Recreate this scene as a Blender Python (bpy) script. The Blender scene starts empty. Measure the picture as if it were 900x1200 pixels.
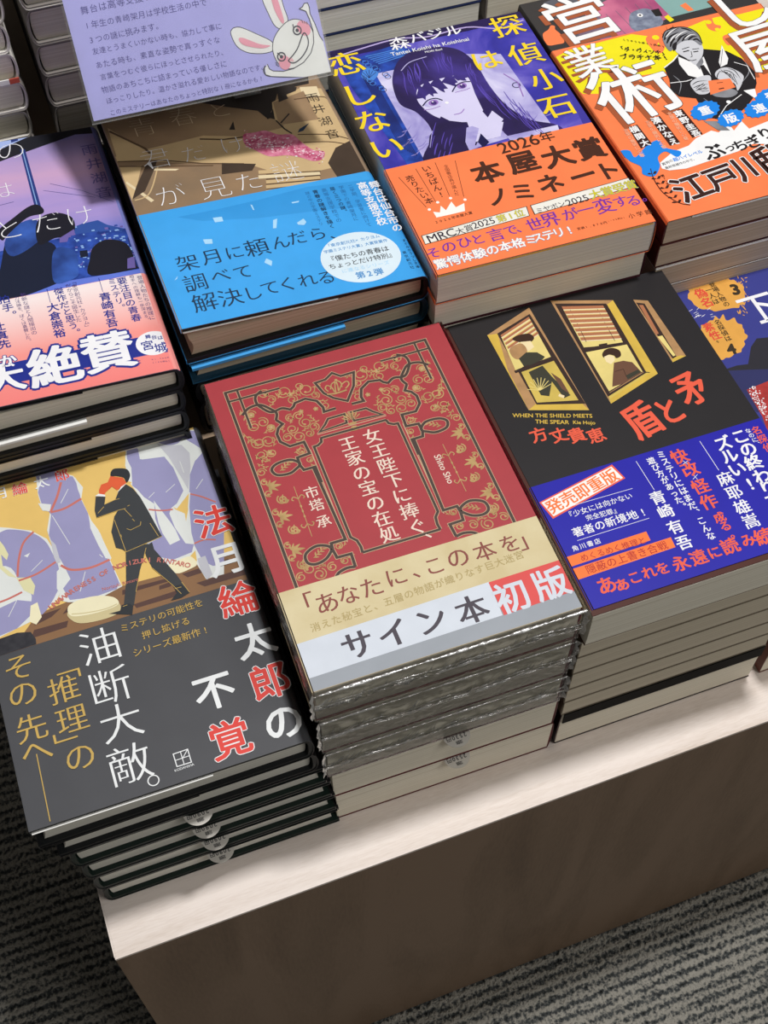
import bpy, math, random
from mathutils import Vector, Matrix
from mathutils.geometry import tessellate_polygon
random.seed(7)
scene = bpy.context.scene
COL = scene.collection
S = 0.001                                   # everything below is written in millimetres

# ------------------------------------------------------------------ camera
FOC = 1498.24                               # focal length in pixels of a 900 x 1200 frame
CAMP = Vector((65.342, -209.027, 677.631))
ROWS = (Vector((0.9366475, -0.35021719, 0.00627573)),      # right
        Vector((-0.28840028, -0.78124017, -0.55361455)),   # down
        Vector((0.19878818, 0.51673176, -0.83274939)))     # forward
cam = bpy.data.objects.new('camera', bpy.data.cameras.new('camera'))
COL.objects.link(cam)
cam.data.sensor_fit = 'HORIZONTAL'; cam.data.sensor_width = 36.0
cam.data.lens = FOC / 900 * 36
cam.data.clip_start = 0.02
_m = Matrix((ROWS[0], -ROWS[1], -ROWS[2])).transposed().to_4x4()
_m.translation = CAMP * S
cam.matrix_world = _m
scene.camera = cam

# ------------------------------------------------------------------ world, lights, exposure
world = bpy.data.worlds.new('shop_ambience'); scene.world = world
world.use_nodes = True
bg = world.node_tree.nodes['Background']
bg.inputs['Color'].default_value = (1.0, 0.97, 0.93, 1)
bg.inputs['Strength'].default_value = 0.085

def area(name, loc, target, sx, sy, power, color):
    d = bpy.data.lights.new(name, 'AREA'); d.shape = 'RECTANGLE'
    d.size = sx; d.size_y = sy; d.energy = power; d.color = color
    o = bpy.data.objects.new(name, d); COL.objects.link(o)
    o.location = Vector(loc)
    o.rotation_euler = (Vector(target) - Vector(loc)).to_track_quat('-Z', 'Y').to_euler()
    return o
area('ceiling_or_fill_light', (0.55, 0.19, 2.25), (0.25, 0.2, 0.15), 0.16, 0.16, 37.5, (1.0, 0.985, 0.975))
area('ceiling_or_fill_light', (1.5, -1.5, 2.3), (0.25, 0.2, 0.1), 1.2, 0.5, 25, (1.0, 0.97, 0.93))  # added fill from the front right, brightens the shaded book fronts

vs = scene.view_settings
vs.view_transform = 'Standard'; vs.look = 'None'; vs.gamma = 1.0; vs.use_curve_mapping = False
vs.exposure = 0.0

# ------------------------------------------------------------------ materials
def lin(c):
    c = c / 255
    return c / 12.92 if c <= 0.04045 else ((c + 0.055) / 1.055) ** 2.4
def rgb(h):
    h = h.lstrip('#')
    return tuple(lin(int(h[i:i + 2], 16)) for i in (0, 2, 4))
MATS = {}
def node(nt, kind, **kw):
    n = nt.nodes.new(kind)
    for k, v in kw.items():
        if k in n.inputs: n.inputs[k].default_value = v
        else: setattr(n, k, v)
    return n
def mat(name, color, rough=0.5, spec=0.3, vary=0.06, scale=60, color2=None, metal=0.0):
    """printed or painted surface: colour with a fine procedural mottling"""
    if name in MATS: return MATS[name]
    m = bpy.data.materials.new(name); m.use_nodes = True
    nt = m.node_tree; b = nt.nodes['Principled BSDF']
    b.inputs['Roughness'].default_value = rough
    b.inputs['Specular IOR Level'].default_value = spec
    b.inputs['Metallic'].default_value = metal
    c = rgb(color) if isinstance(color, str) else color
    c2 = rgb(color2) if color2 else tuple(v * (1 - vary) for v in c)
    tc = node(nt, 'ShaderNodeTexCoord')
    nz = node(nt, 'ShaderNodeTexNoise', Scale=scale, Detail=4.0)
    cr = node(nt, 'ShaderNodeValToRGB')
    cr.color_ramp.elements[0].position = 0.35; cr.color_ramp.elements[1].position = 0.65
    cr.color_ramp.elements[0].color = (*c2, 1); cr.color_ramp.elements[1].color = (*c, 1)
    nt.links.new(tc.outputs['Object'], nz.inputs['Vector'])
    nt.links.new(nz.outputs['Fac'], cr.inputs['Fac'])
    nt.links.new(cr.outputs['Color'], b.inputs['Base Color'])
    MATS[name] = m
    return m
def gradmat(name, stops, axis, lo, hi, rough=0.45, noise=0.0, nscale=30, stretch=(1, 1, 1), spec=0.3):
    """printed gradient along one axis of the object (a gradient of the artwork itself)"""
    m = bpy.data.materials.new(name); m.use_nodes = True
    nt = m.node_tree; b = nt.nodes['Principled BSDF']
    b.inputs['Roughness'].default_value = rough; b.inputs['Specular IOR Level'].default_value = spec
    tc = node(nt, 'ShaderNodeTexCoord'); sp = node(nt, 'ShaderNodeSeparateXYZ')
    mr = node(nt, 'ShaderNodeMapRange'); mr.clamp = True
    mr.inputs['From Min'].default_value = lo * S; mr.inputs['From Max'].default_value = hi * S
    nt.links.new(tc.outputs['Object'], sp.inputs[0])
    nt.links.new(sp.outputs[axis], mr.inputs['Value'])
    fac = mr.outputs['Result']
    if noise:
        mp = node(nt, 'ShaderNodeMapping'); mp.inputs['Scale'].default_value = stretch
        nz = node(nt, 'ShaderNodeTexNoise', Scale=nscale, Detail=5.0)
        nt.links.new(tc.outputs['Object'], mp.inputs['Vector']); nt.links.new(mp.outputs['Vector'], nz.inputs['Vector'])
        ma = node(nt, 'ShaderNodeMath', operation='MULTIPLY_ADD'); ma.inputs[1].default_value = noise
        nt.links.new(nz.outputs['Fac'], ma.inputs[0])
        sb = node(nt, 'ShaderNodeMath', operation='SUBTRACT'); sb.inputs[1].default_value = noise * 0.5
        nt.links.new(fac, ma.inputs[2]); nt.links.new(ma.outputs[0], sb.inputs[0]); fac = sb.outputs[0]
    cr = node(nt, 'ShaderNodeValToRGB'); el = cr.color_ramp.elements
    while len(el) < len(stops): el.new(0.5)
    for e, (p, c) in zip(el, stops): e.position = p; e.color = (*rgb(c), 1)
    nt.links.new(fac, cr.inputs['Fac']); nt.links.new(cr.outputs['Color'], b.inputs['Base Color'])
    MATS[name] = m
    return m
def blotmat(name, stops, scale=40, detail=6, rough=0.45, distort=0.0, stretch=(1, 1, 1), spec=0.3):
    """printed blotchy artwork from layered noise"""
    m = bpy.data.materials.new(name); m.use_nodes = True
    nt = m.node_tree; b = nt.nodes['Principled BSDF']
    b.inputs['Roughness'].default_value = rough; b.inputs['Specular IOR Level'].default_value = spec
    tc = node(nt, 'ShaderNodeTexCoord'); mp = node(nt, 'ShaderNodeMapping'); mp.inputs['Scale'].default_value = stretch
    nz = node(nt, 'ShaderNodeTexNoise', Scale=scale, Detail=float(detail), Distortion=distort)
    cr = node(nt, 'ShaderNodeValToRGB'); el = cr.color_ramp.elements
    while len(el) < len(stops): el.new(0.5)
    for e, (p, c) in zip(el, stops): e.position = p; e.color = (*rgb(c), 1)
    nt.links.new(tc.outputs['Object'], mp.inputs['Vector']); nt.links.new(mp.outputs['Vector'], nz.inputs['Vector'])
    nt.links.new(nz.outputs['Fac'], cr.inputs['Fac']); nt.links.new(cr.outputs['Color'], b.inputs['Base Color'])
    MATS[name] = m
    return m
def pagemat(name, c1, c2, rough=0.8):
    """stack of paper edges: fine lines parallel to the covers"""
    m = bpy.data.materials.new(name); m.use_nodes = True
    nt = m.node_tree; b = nt.nodes['Principled BSDF']; b.inputs['Roughness'].default_value = rough
    b.inputs['Specular IOR Level'].default_value = 0.15
    tc = node(nt, 'ShaderNodeTexCoord'); mp = node(nt, 'ShaderNodeMapping'); mp.inputs['Scale'].default_value = (4, 4, 1400)
    nz = node(nt, 'ShaderNodeTexNoise', Scale=1.0, Detail=3.0)
    cr = node(nt, 'ShaderNodeValToRGB'); el = cr.color_ramp.elements
    el[0].position = 0.3; el[0].color = (*rgb(c2), 1); el[1].position = 0.62; el[1].color = (*rgb(c1), 1)
    bp = node(nt, 'ShaderNodeBump', Strength=0.25, Distance=0.0004)
    nt.links.new(tc.outputs['Object'], mp.inputs['Vector']); nt.links.new(mp.outputs['Vector'], nz.inputs['Vector'])
    nt.links.new(nz.outputs['Fac'], cr.inputs['Fac']); nt.links.new(cr.outputs['Color'], b.inputs['Base Color'])
    nt.links.new(nz.outputs['Fac'], bp.inputs['Height']); nt.links.new(bp.outputs['Normal'], b.inputs['Normal'])
    MATS[name] = m
    return m
def M(n): return MATS[n]

# ------------------------------------------------------------------ mesh helper
class MB:
    def __init__(s, xf=None): s.v = []; s.f = []; s.k = []; s.slots = []; s.xf = xf
    def slot(s, m):
        if m not in s.slots: s.slots.append(m)
        return s.slots.index(m)
    def add(s, verts, faces, m):
        o = len(s.v); k = s.slot(m)
        s.v += [tuple(p) for p in verts]
        for f in faces: s.f.append(tuple(i + o for i in f)); s.k.append(k)
    def box(s, x0, x1, y0, y1, z0, z1, m):
        s.add([(x0, y0, z0), (x1, y0, z0), (x1, y1, z0), (x0, y1, z0), (x0, y0, z1), (x1, y0, z1), (x1, y1, z1), (x0, y1, z1)],
              [(0, 3, 2, 1), (4, 5, 6, 7), (0, 1, 5, 4), (1, 2, 6, 5), (2, 3, 7, 6), (3, 0, 4, 7)], m)
    def strip(s, A, B, y0, y1, m):
        """solid between two xz paths (outer A, inner B), extruded along y"""
        n = len(A)
        vs_ = [(x, y0, z) for x, z in A] + [(x, y0, z) for x, z in B] + [(x, y1, z) for x, z in A] + [(x, y1, z) for x, z in B]
        fs = []
        for i in range(n - 1):
            fs += [(i, i + 1, 2 * n + i + 1, 2 * n + i), (n + i + 1, n + i, 3 * n + i, 3 * n + i + 1),
                   (i + 1, i, n + i, n + i + 1), (2 * n + i, 2 * n + i + 1, 3 * n + i + 1, 3 * n + i)]
        fs += [(0, 2 * n, 3 * n, n), (n - 1, 2 * n - 1, 4 * n - 1, 3 * n - 1)]
        s.add(vs_, fs, m)
    def prism(s, prof, y0, y1, m):
        n = len(prof)
        vs_ = [(x, y0, z) for x, z in prof] + [(x, y1, z) for x, z in prof]
        fs = [tuple(range(n)), tuple(range(2 * n - 1, n - 1, -1))] + [((i + 1) % n, i, n + i, n + (i + 1) % n) for i in range(n)]
        s.add(vs_, fs, m)
    def build(s, name, parent=None, loc=(0, 0, 0), rz=0.0, smooth=False, mirror=False):
        me = bpy.data.meshes.new(name)
        sx = -1 if mirror else 1
        vv = [s.xf(p) if s.xf else p for p in s.v]
        ff = [f[::-1] for f in s.f] if mirror else s.f
        me.from_pydata([(sx * x * S, y * S, z * S) for x, y, z in vv], [], ff)
        for m in s.slots: me.materials.append(M(m) if isinstance(m, str) else m)
        me.polygons.foreach_set('material_index', s.k)
        if smooth: me.polygons.foreach_set('use_smooth', [True] * len(ff))
        me.update()
        o = bpy.data.objects.new(name, me); COL.objects.link(o)
        if parent: o.parent = parent
        o.location = (loc[0] * S, loc[1] * S, loc[2] * S); o.rotation_euler = (0, 0, rz)
        return o
def thing(name, label, cat, loc=(0, 0, 0), rz=0.0, group=None):
    o = bpy.data.objects.new(name, None); COL.objects.link(o)
    o.empty_display_size = 0.02
    o.location = (loc[0] * S, loc[1] * S, loc[2] * S); o.rotation_euler = (0, 0, rz)
    return tag(o, label, cat, group)
def tag(o, label, cat, group=None):
    o['label'] = label; o['category'] = cat
    if group: o['group'] = group
    return o
def dup(root, loc, rz=None, label=None, group=None):
    r = root.copy(); COL.objects.link(r); r.location = (loc[0] * S, loc[1] * S, loc[2] * S)
    if rz is not None: r.rotation_euler = (0, 0, rz)
    if label: r['label'] = label
    if group: r['group'] = group
    for ch in list(root.children):
        c = ch.copy(); COL.objects.link(c); c.parent = r
        for g in ch.children:
            d = g.copy(); COL.objects.link(d); d.parent = c
    return r

# ------------------------------------------------------------------ lettering
_gl = {}
_fc = bpy.data.curves.new('glyph', 'FONT'); _fc.size = 1; _fc.resolution_u = 3
_fo = bpy.data.objects.new('glyph', _fc)
def glyph(ch, off=0.0):
    key = (ch, round(off, 4))
    if key not in _gl:
        if _fo.name not in COL.objects: COL.objects.link(_fo)
        _fc.body = ch; _fc.offset = off
        dg = bpy.context.evaluated_depsgraph_get(); ev = _fo.evaluated_get(dg); m = ev.to_mesh()
        _gl[key] = ([(p.co.x, p.co.y) for p in m.vertices], [tuple(p.vertices) for p in m.polygons])
        ev.to_mesh_clear()
    return _gl[key]
VERT = {'、': '︑', '。': '︒', '「': '﹁', '」': '﹂', '『': '﹃', '』': '﹄', '(': '︵', ')': '︶'}

def catmull(p, closed, n=5):
    q = []; L = len(p)
    rng = range(L) if closed else range(L - 1)
    g = (lambda i: p[i % L]) if closed else (lambda i: p[max(0, min(L - 1, i))])
    for i in rng:
        a, b, c, d = g(i - 1), g(i), g(i + 1), g(i + 2)
        for k in range(n):
            t = k / n
            q.append(tuple(0.5 * (2 * b[j] + (c[j] - a[j]) * t + (2 * a[j] - 5 * b[j] + 4 * c[j] - d[j]) * t * t
                                  + (3 * b[j] - a[j] - 3 * c[j] + d[j]) * t ** 3) for j in (0, 1)))
    if not closed: q.append(p[-1])
    return q
def clip_rect(poly, r):
    for ax, lim, sg in ((0, r[0], 1), (0, r[1], -1), (1, r[2], 1), (1, r[3], -1)):
        out = []
        for i in range(len(poly)):
            a, b = poly[i - 1], poly[i]
            da, db = sg * (a[ax] - lim), sg * (b[ax] - lim)
            if (da < 0) != (db < 0):
                t = da / (da - db); out.append((a[0] + (b[0] - a[0]) * t, a[1] + (b[1] - a[1]) * t))
            if db >= 0: out.append(b)
        poly = out
        if not poly: break
    return poly

class Art:
    """print on a flat sheet: local u,v (mm) on the sheet; photo measurements are carried onto the sheet's real plane"""
    LZ = 0.026
    def __init__(s, mb, inv, plane, rect, put):
        # inv: world->sheet-local matrix (mm), plane(o, d)->(u, v) in local coordinates, put(u, v, h)->local xyz
        s.mb = mb; s.inv = inv; s.plane = plane; s.rect = rect; s.put = put; s.lay = 1; s.vw = (0, 0, 1.0); s.mir = None; s.cnt = 0
    def V(s, x0, y0, k): s.vw = (x0, y0, k); return s
    def pt(s, p):
        X = s.vw[0] + p[0] / s.vw[2]; Y = s.vw[1] + p[1] / s.vw[2]
        d = ROWS[0] * ((X - 450) / FOC) + ROWS[1] * ((Y - 600) / FOC) + ROWS[2]
        return s.plane(s.inv @ CAMP, s.inv.to_3x3() @ d)
    def uv(s, pts): return [s.pt(p) for p in pts]
    def _poly(s, m, q, lay):
        q = clip_rect(q, s.rect)
        if len(q) < 3: return
        tr = tessellate_polygon([[Vector((a, b, 0)) for a, b in q]])
        ar = sum(q[i - 1][0] * q[i][1] - q[i][0] * q[i - 1][1] for i in range(len(q)))
        s.cnt += 1; h = s.LZ * lay + (s.cnt % 28) * .0009
        fs = []
        for t in tr:
            a, b, c = (q[i] for i in t)
            fs.append(tuple(t) if (b[0] - a[0]) * (c[1] - a[1]) - (c[0] - a[0]) * (b[1] - a[1]) > 0 else tuple(t[::-1]))
        s.mb.add([s.put(a, b, h) for a, b in q], fs, m)
    def P(s, m, pts, sm=0, lay=None, raw=False):
        q = list(pts) if raw else s.uv(pts)
        if sm: q = catmull(q, True, 5)
        s._poly(m, q, s.lay if lay is None else lay)
        if s.mir is not None: s._poly(m, [(2 * s.mir - a, b) for a, b in q], s.lay if lay is None else lay)
    def S(s, m, w, pts, closed=False, sm=0, lay=None, raw=False, taper=False):
        q = list(pts) if raw else s.uv(pts)
        if sm: q = catmull(q, closed, 5)
        s._stroke(m, w, q, closed, s.lay if lay is None else lay, taper)
        if s.mir is not None: s._stroke(m, w, [(2 * s.mir - a, b) for a, b in q], closed, s.lay if lay is None else lay, taper)
    def _stroke(s, m, w, q, closed, lay, taper):
        n = len(q)
        if n < 2: return
        L = []; R = []
        r = s.rect
        for i in range(n):
            a = q[i - 1] if (i or closed) else q[0]; b = q[(i + 1) % n] if (i < n - 1 or closed) else q[-1]; c = q[i]
            d1 = Vector((c[0] - a[0], c[1] - a[1])); d2 = Vector((b[0] - c[0], b[1] - c[1]))
            if d1.length < 1e-6: d1 = d2
            if d2.length < 1e-6: d2 = d1
            if d1.length < 1e-6: continue
            d1.normalize(); d2.normalize(); t = d1 + d2
            if t.length < 0.3: t = d1.copy()
            t.normalize(); nn = Vector((-t.y, t.x))
            k = w / 2 / max(0.45, nn.dot(Vector((-d1.y, d1.x))))
            if taper:
                f = i / (n - 1); k *= max(0.12, math.sin(math.pi * min(1, 0.12 + f * 0.88)))
            cl = lambda x, y: (min(max(x, r[0]), r[1]), min(max(y, r[2]), r[3]))
            L.append(cl(c[0] + nn.x * k, c[1] + nn.y * k)); R.append(cl(c[0] - nn.x * k, c[1] - nn.y * k))
        n = len(L); s.cnt += 1; h = s.LZ * lay + (s.cnt % 28) * .0009
        vs_ = [s.put(a, b, h) for a, b in L] + [s.put(a, b, h) for a, b in R]
        fs = [(i, n + i, n + (i + 1) % n, (i + 1) % n) for i in range(n if closed else n - 1)]
        s.mb.add(vs_, fs, m)
    def E(s, m, c, rx, ry=None, rot=0, lay=None, n=20, raw=False, ring=0):
        u, v = c if raw else s.pt(c); ry = ry or rx; cr, sr = math.cos(rot), math.sin(rot)
        q = []
        for i in range(n):
            a = 2 * math.pi * i / n; x, y = rx * math.cos(a), ry * math.sin(a)
            q.append((u + x * cr - y * sr, v + x * sr + y * cr))
        if ring: s.S(m, ring, q, True, 0, lay, True)
        else: s.P(m, q, 0, lay, True)
    def _g(s, m, ch, u, v, em, bold, rot, sx, lay, dx, cen=None, sk=0.0):
        vs_, fs = glyph(ch, min(bold, 0.0))
        if not vs_: return
        if cen is None:
            cx, cy = 0.5, 0.38
            if len(ch) == 1 and ord(ch) < 128: cx = (min(p[0] for p in vs_) + max(p[0] for p in vs_)) / 2
        else:
            cx = (min(p[0] for p in vs_) + max(p[0] for p in vs_)) / 2; cy = cen
        cr, sr = math.cos(rot), math.sin(rot); h = s.LZ * lay
        sh = [(0, 0)]
        if bold > 0.001:                           # heavier weight: the stroke swept round a small circle
            n = 5 if bold < 0.012 else 8
            sh += [(bold * math.cos(2 * math.pi * i / n + .4), bold * math.sin(2 * math.pi * i / n + .4)) for i in range(n)]
        if dx: sh = [(a + e, b) for a, b in sh for e in (-dx, 0, dx)]
        for i, (ax_, ay_) in enumerate(sh):
            out = []
            for x, y in vs_:
                x = (x - cx + ax_ + sk * (y - cy)) * em * sx; y = (y - cy + ay_) * em
                out.append(s.put(u + x * cr - y * sr, v + x * sr + y * cr, h + i * min(.003, .024 / len(sh))))
            s.mb.add(out, fs, m)
    def G(s, m, ch, c, em, bold=0.0, rot=0.0, sx=1.0, lay=None, dx=0.0, out=None, ow=0.05, sk=0.0):
        u, v = s.pt(c); lay = s.lay if lay is None else lay
        if out: s._g(out, ch, u, v, em, bold + ow, rot, sx, lay, dx, None, sk); lay += 1
        s._g(m, ch, u, v, em, bold, rot, sx, lay, dx, None, sk)
    def T(s, m, st, p0, p1, k=0.95, bold=0.0, dx=0.0, lay=None, vert=None, out=None, ow=0.05, sx=1.0, jit=0.0, rot=None, em=None, sk=0.0):
        """one character per cell from p0 (first centre) to p1 (last centre)"""
        a, b = s.pt(p0), s.pt(p1); n = len(st)
        du, dv = b[0] - a[0], b[1] - a[1]
        if vert is None: vert = abs(dv) > abs(du)
        step = math.hypot(du, dv) / max(1, n - 1)
        em = em or step * k; lay = s.lay if lay is None else lay
        r0 = rot if rot is not None else 0.0
        for i, ch in enumerate(st):
            t = i / max(1, n - 1); u, v = a[0] + du * t, a[1] + dv * t
            if ch in ' 　': continue
            r = r0 + (random.uniform(-jit, jit) if jit else 0); ex = em * (1 + (random.uniform(-jit, jit) if jit else 0))
            if vert:
                if ch in 'ー~': r -= math.pi / 2
                elif ch in VERT: ch = VERT[ch]
            if out: s._g(out, ch, u, v, ex, bold + ow, r, sx, lay, dx, None, sk)
            s._g(m, ch, u, v, ex, bold, r, sx, lay + (1 if out else 0), dx, None, sk)
    def R(s, m, seq, bold=0.0, dx=0.0, lay=None, out=None, ow=0.05, rot=0.0, k=1.0, sx=1.0):
        """a run of separately placed characters whose size follows their spacing"""
        seq = [q if len(q) == 3 else (q[0], q[1], 1.0) for q in seq]
        P = s.uv([q[1] for q in seq])
        d = sorted(math.hypot(P[i + 1][0] - P[i][0], P[i + 1][1] - P[i][1]) for i in range(len(P) - 1))
        f = k * d[len(d) // 2] / (sum(q[2] for q in seq) / len(seq))
        for ch, c, e in seq: s.G(m, ch, c, e * f, bold, rot, sx, lay, dx, out, ow)
    def L(s, m, st, pl, pr, bold=0.0, lay=None, hk=1.0, cy=0.34, dx=0.0):
        """a Latin line set between two points (centre height)"""
        a, b = s.pt(pl), s.pt(pr); vs_, _ = glyph(st, bold)
        wd = max(p[0] for p in vs_) - min(p[0] for p in vs_)
        d = math.hypot(b[0] - a[0], b[1] - a[1]); em = d / wd
        s._g(m, st, (a[0] + b[0]) / 2, (a[1] + b[1]) / 2, em * hk, bold, math.atan2(b[1] - a[1], b[0] - a[0]), 1 / hk, s.lay if lay is None else lay, dx, cy)
    def TP(s, m, st, path, em, bold=0.0, lay=None):
        q = catmull(s.uv(path), False, 8); acc = [0]
        for i in range(1, len(q)): acc.append(acc[-1] + math.hypot(q[i][0] - q[i - 1][0], q[i][1] - q[i - 1][1]))
        for i, ch in enumerate(st):
            if ch == ' ': continue
            d = acc[-1] * i / (len(st) - 1); j = max(1, next((x for x in range(len(acc)) if acc[x] >= d), len(acc) - 1))
            t = (d - acc[j - 1]) / max(1e-6, acc[j] - acc[j - 1])
            u = q[j - 1][0] + (q[j][0] - q[j - 1][0]) * t; v = q[j - 1][1] + (q[j][1] - q[j - 1][1]) * t
            s._g(m, ch, u, v, em, bold, math.atan2(q[j][1] - q[j - 1][1], q[j][0] - q[j - 1][0]), 1, s.lay if lay is None else lay, 0, 0.34)

# ------------------------------------------------------------------ books
def prof(w, t, d, r, ext=0.0, n=8):
    """cover section: fore-edge bottom -> spine (+x) -> fore-edge top, set in by d"""
    x1 = w / 2 - r; pts = [(-w / 2 - ext, d), (x1, d)]
    for i in range(1, n):
        a = -math.pi / 2 + math.pi * i / n
        pts.append((x1 + (r - d) * math.cos(a), t / 2 + (t / 2 - d) * math.sin(a)))
    return pts + [(x1, t - d), (-w / 2 - ext, t - d)]

class Book:
    def __init__(s, name, label, x, y, zb, rz, w, h, t, hard=True, spine='R', open_=0.0, cat='book', group=None,
                 jacket='jacket_black', board='board_dark', page='pages_cream', flap=None, band=None, art=False,
                 jshift=(0, 0), lip=None, back=None, bext=(0, 0), bt=None, bandspine=None):
        s.w, s.h, s.t, s.o = w, h, t, math.tan(open_)
        s.rz = math.radians(rz); s.mir = spine == 'L'
        s.root = thing(name, label, cat, (x, y, zb), s.rz, group)
        r = min(4.0, t / 2 - 1) if hard else 1.0
        s.hx = w / 2 - r
        def bend(p):
            x_, y_, z_ = p
            if z_ > t * 0.5 and x_ < s.hx: z_ += (s.hx - x_) * s.o
            return (x_, y_, z_)
        s.bend = bend
        jt = 0.35; ov = 3.0 if hard else 0.3; bt = bt or (2.3 if hard else 0.6)
        bd = MB(bend); bd.strip(prof(w, t, jt + .05, r, bext[0]), prof(w, t, jt + bt, r, bext[0]), -h / 2 + .4 - bext[1], h / 2 - .4, board)
        bd.build('cover_board', s.root, mirror=s.mir)
        d = jt + bt + .15
        pg = MB()
        xs = w / 2 - r - .5 if hard else w / 2 - 1.2
        xl = -w / 2 + ov
        n = 6; P = [(xl, d), (xs, d)]
        bul = (r - bt - jt - .4) if hard else 0
        if bul > .2:
            for i in range(1, n): a = -math.pi / 2 + math.pi * i / n; P.append((xs + bul * math.cos(a), t / 2 + (t / 2 - d) * math.sin(a)))
        P.append((xs, t - d)); P.append((xl, t - d))
        for i in range(1, n): P.append((xl + (1.6 if hard else 0.3) * math.sin(math.pi * i / n), t - d - (t - 2 * d) * i / n))
        pg.prism([(a - (bext[0] if a < 0 else 0), b) for a, b in P], -h / 2 + ov - bext[1], h / 2 - ov, page); pg.build('page_block', s.root, mirror=s.mir)
        # jacket
        js = MB(bend); s.jm = js
        jx, jy = jshift
        pa, pb = [(a + jx, b) for a, b in prof(w, t, 0, r)], [(a + jx, b) for a, b in prof(w, t, jt, r)]
        if back:                                   # back and spine of the jacket in their own colour
            js.strip(pa[:8], pb[:8], -h / 2 + jy, h / 2 + jy, back); js.strip(pa[7:], pb[7:], -h / 2 + jy, h / 2 + jy, jacket)
        else: js.strip(pa, pb, -h / 2 + jy, h / 2 + jy, jacket)
        if hard:
            for z0, z1 in ((0, jt + bt + .3), (t - jt - bt - .3, t)):
                js.box(-w / 2 - .5 + jx, -w / 2 - .02 + jx, -h / 2 + jy, h / 2 + jy, z0, z1, jacket if z0 or not back else back)
        if lip: js.box(-w / 2, w / 2 - 2, -h / 2 - .6, -h / 2 - .1, t - lip, t, 'lip_black')
        if flap:                                   # folded-in end of the jacket, white on the inside
            fm, fl, ft = flap[:3]; fy = flap[3] if len(flap) > 3 else .2
            fz = t - jt - bt - .12 if hard else t - jt - bt
            js.box(-w / 2 + .2, -w / 2 + fl, -h / 2 - fy, h / 2 - 1, fz - ft, fz, fm)
        s.band = None
        if band:
            bm_, by = band
            s.band = MB(bend); e = 0.3
            qa, qb = prof(w, t, -e, r + e), prof(w, t, -.02, r)
            s.band.strip(qa[:8], qb[:8], -h / 2 - .15, -h / 2 + by, bandspine or bm_); s.band.strip(qa[7:], qb[7:], -h / 2 - .15, -h / 2 + by, bm_)
            for z0, z1 in ((0, 2.8), (t - 2.8, t)): s.band.box(-w / 2 - .85, -w / 2 - .55, -h / 2 - .15, -h / 2 + by, z0, z1, bm_)
        s.arts = []
        if not art: s.finish()
    def sheet(s, mb, base=0.0):
        w, h, t = s.w, s.h, s.t
        inv = (Matrix.Translation(Vector(s.root.location) / S) @ Matrix.Rotation(s.rz, 4, 'Z')).inverted()
        o_, hx = s.o, s.hx
        sg = -1 if s.mir else 1
        def plane(o, d):
            # z = t + base + (hx - sg*x) * o_
            k = (t + base + (hx - sg * o.x) * o_ - o.z) / (d.z + sg * d.x * o_)
            return (o.x + d.x * k, o.y + d.y * k)
        def put(u, v, hh): return (sg * u, v, t + base + hh)
        r = (-w / 2, hx - .05, -h / 2, h / 2) if not s.mir else (-hx + .05, w / 2, -h / 2, h / 2)
        return Art(mb, inv, plane, r, put)
    def finish(s):
        s.jacket = s.jm.build('jacket', s.root, mirror=s.mir)
        if s.band: s.band.build('paper_band', s.root, mirror=s.mir)

for n, c in (('yel_charcoal', '#4b4c50'), ('red_cover', '#ab4046'), ('red_band', '#d4c59c'), ('blk_cover', '#262426'), ('blk_band', '#2320a6'), ('shi_navy', '#3a3f8c'),
             ('left_sky', '#7f86c8'), ('left_band', '#f29a94'), ('jacket_teal', '#2a5f80'), ('blue_brown', '#96806a'), ('blue_band', '#3fa3ea'),
             ('ora_violet', '#403a9c'), ('ora_band', '#fb8350'), ('man_grey', '#3a3838'), ('man_band', '#fb8350')):
    mat(n, c, 0.42)

# ------------------------------------------------------------------ shared materials
pagemat('pages_cream', '#f0ead9', '#dcd4c0')
pagemat('pages_grey', '#f0ebdc', '#dad4c2')
pagemat('pages_tan', '#cdbda6', '#b5a48c'); pagemat('pages_dun', '#d6ccb8', '#c2b7a2'); pagemat('pages_pale', '#f6f5ee', '#e2e0d6')
pagemat('pages_white', '#e8e6dc', '#d0cdc2')
mat('jacket_black', '#1c1b1d', 0.38, 0.4)
mat('board_dark', '#15181a', 0.5)
mat('board_green', '#14241f', 0.45)
mat('board_teal', '#1f4256', 0.5)
mat('cover_red', '#8c2730', 0.4)
mat('cover_deep_red', '#5a1a1c', 0.45)
mat('cover_brown', '#4a2218', 0.5)
mat('cover_rust', '#6b3a2e', 0.5); mat('cover_dun', '#7a7060', 0.6, 0.15); mat('lip_black', '#0d0d0c', 0.7, 0.1)
mat('cover_navy', '#27345e', 0.4)
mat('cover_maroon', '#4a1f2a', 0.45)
mat('cover_grey', '#8d8782', 0.7, 0.15)
mat('cover_white', '#e4e0d8', 0.4)
mat('cover_orange', '#e07b48', 0.45)
mat('paper_white', '#f4f4f0', 0.5)
mat('paper_yellow', '#eeb64e', 0.5)
mat('band_cyan', '#4aa6e8', 0.4)
mat('white_print', '#f1f1f4', 0.45)
mat('black_print', '#1f1d1f', 0.45)
mat('slip_paper', '#d8d4cc', 0.6)
mat('slip_ink', '#4b4a4c', 0.6)
mat('riser_wood', '#b89f85', 0.5)

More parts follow.
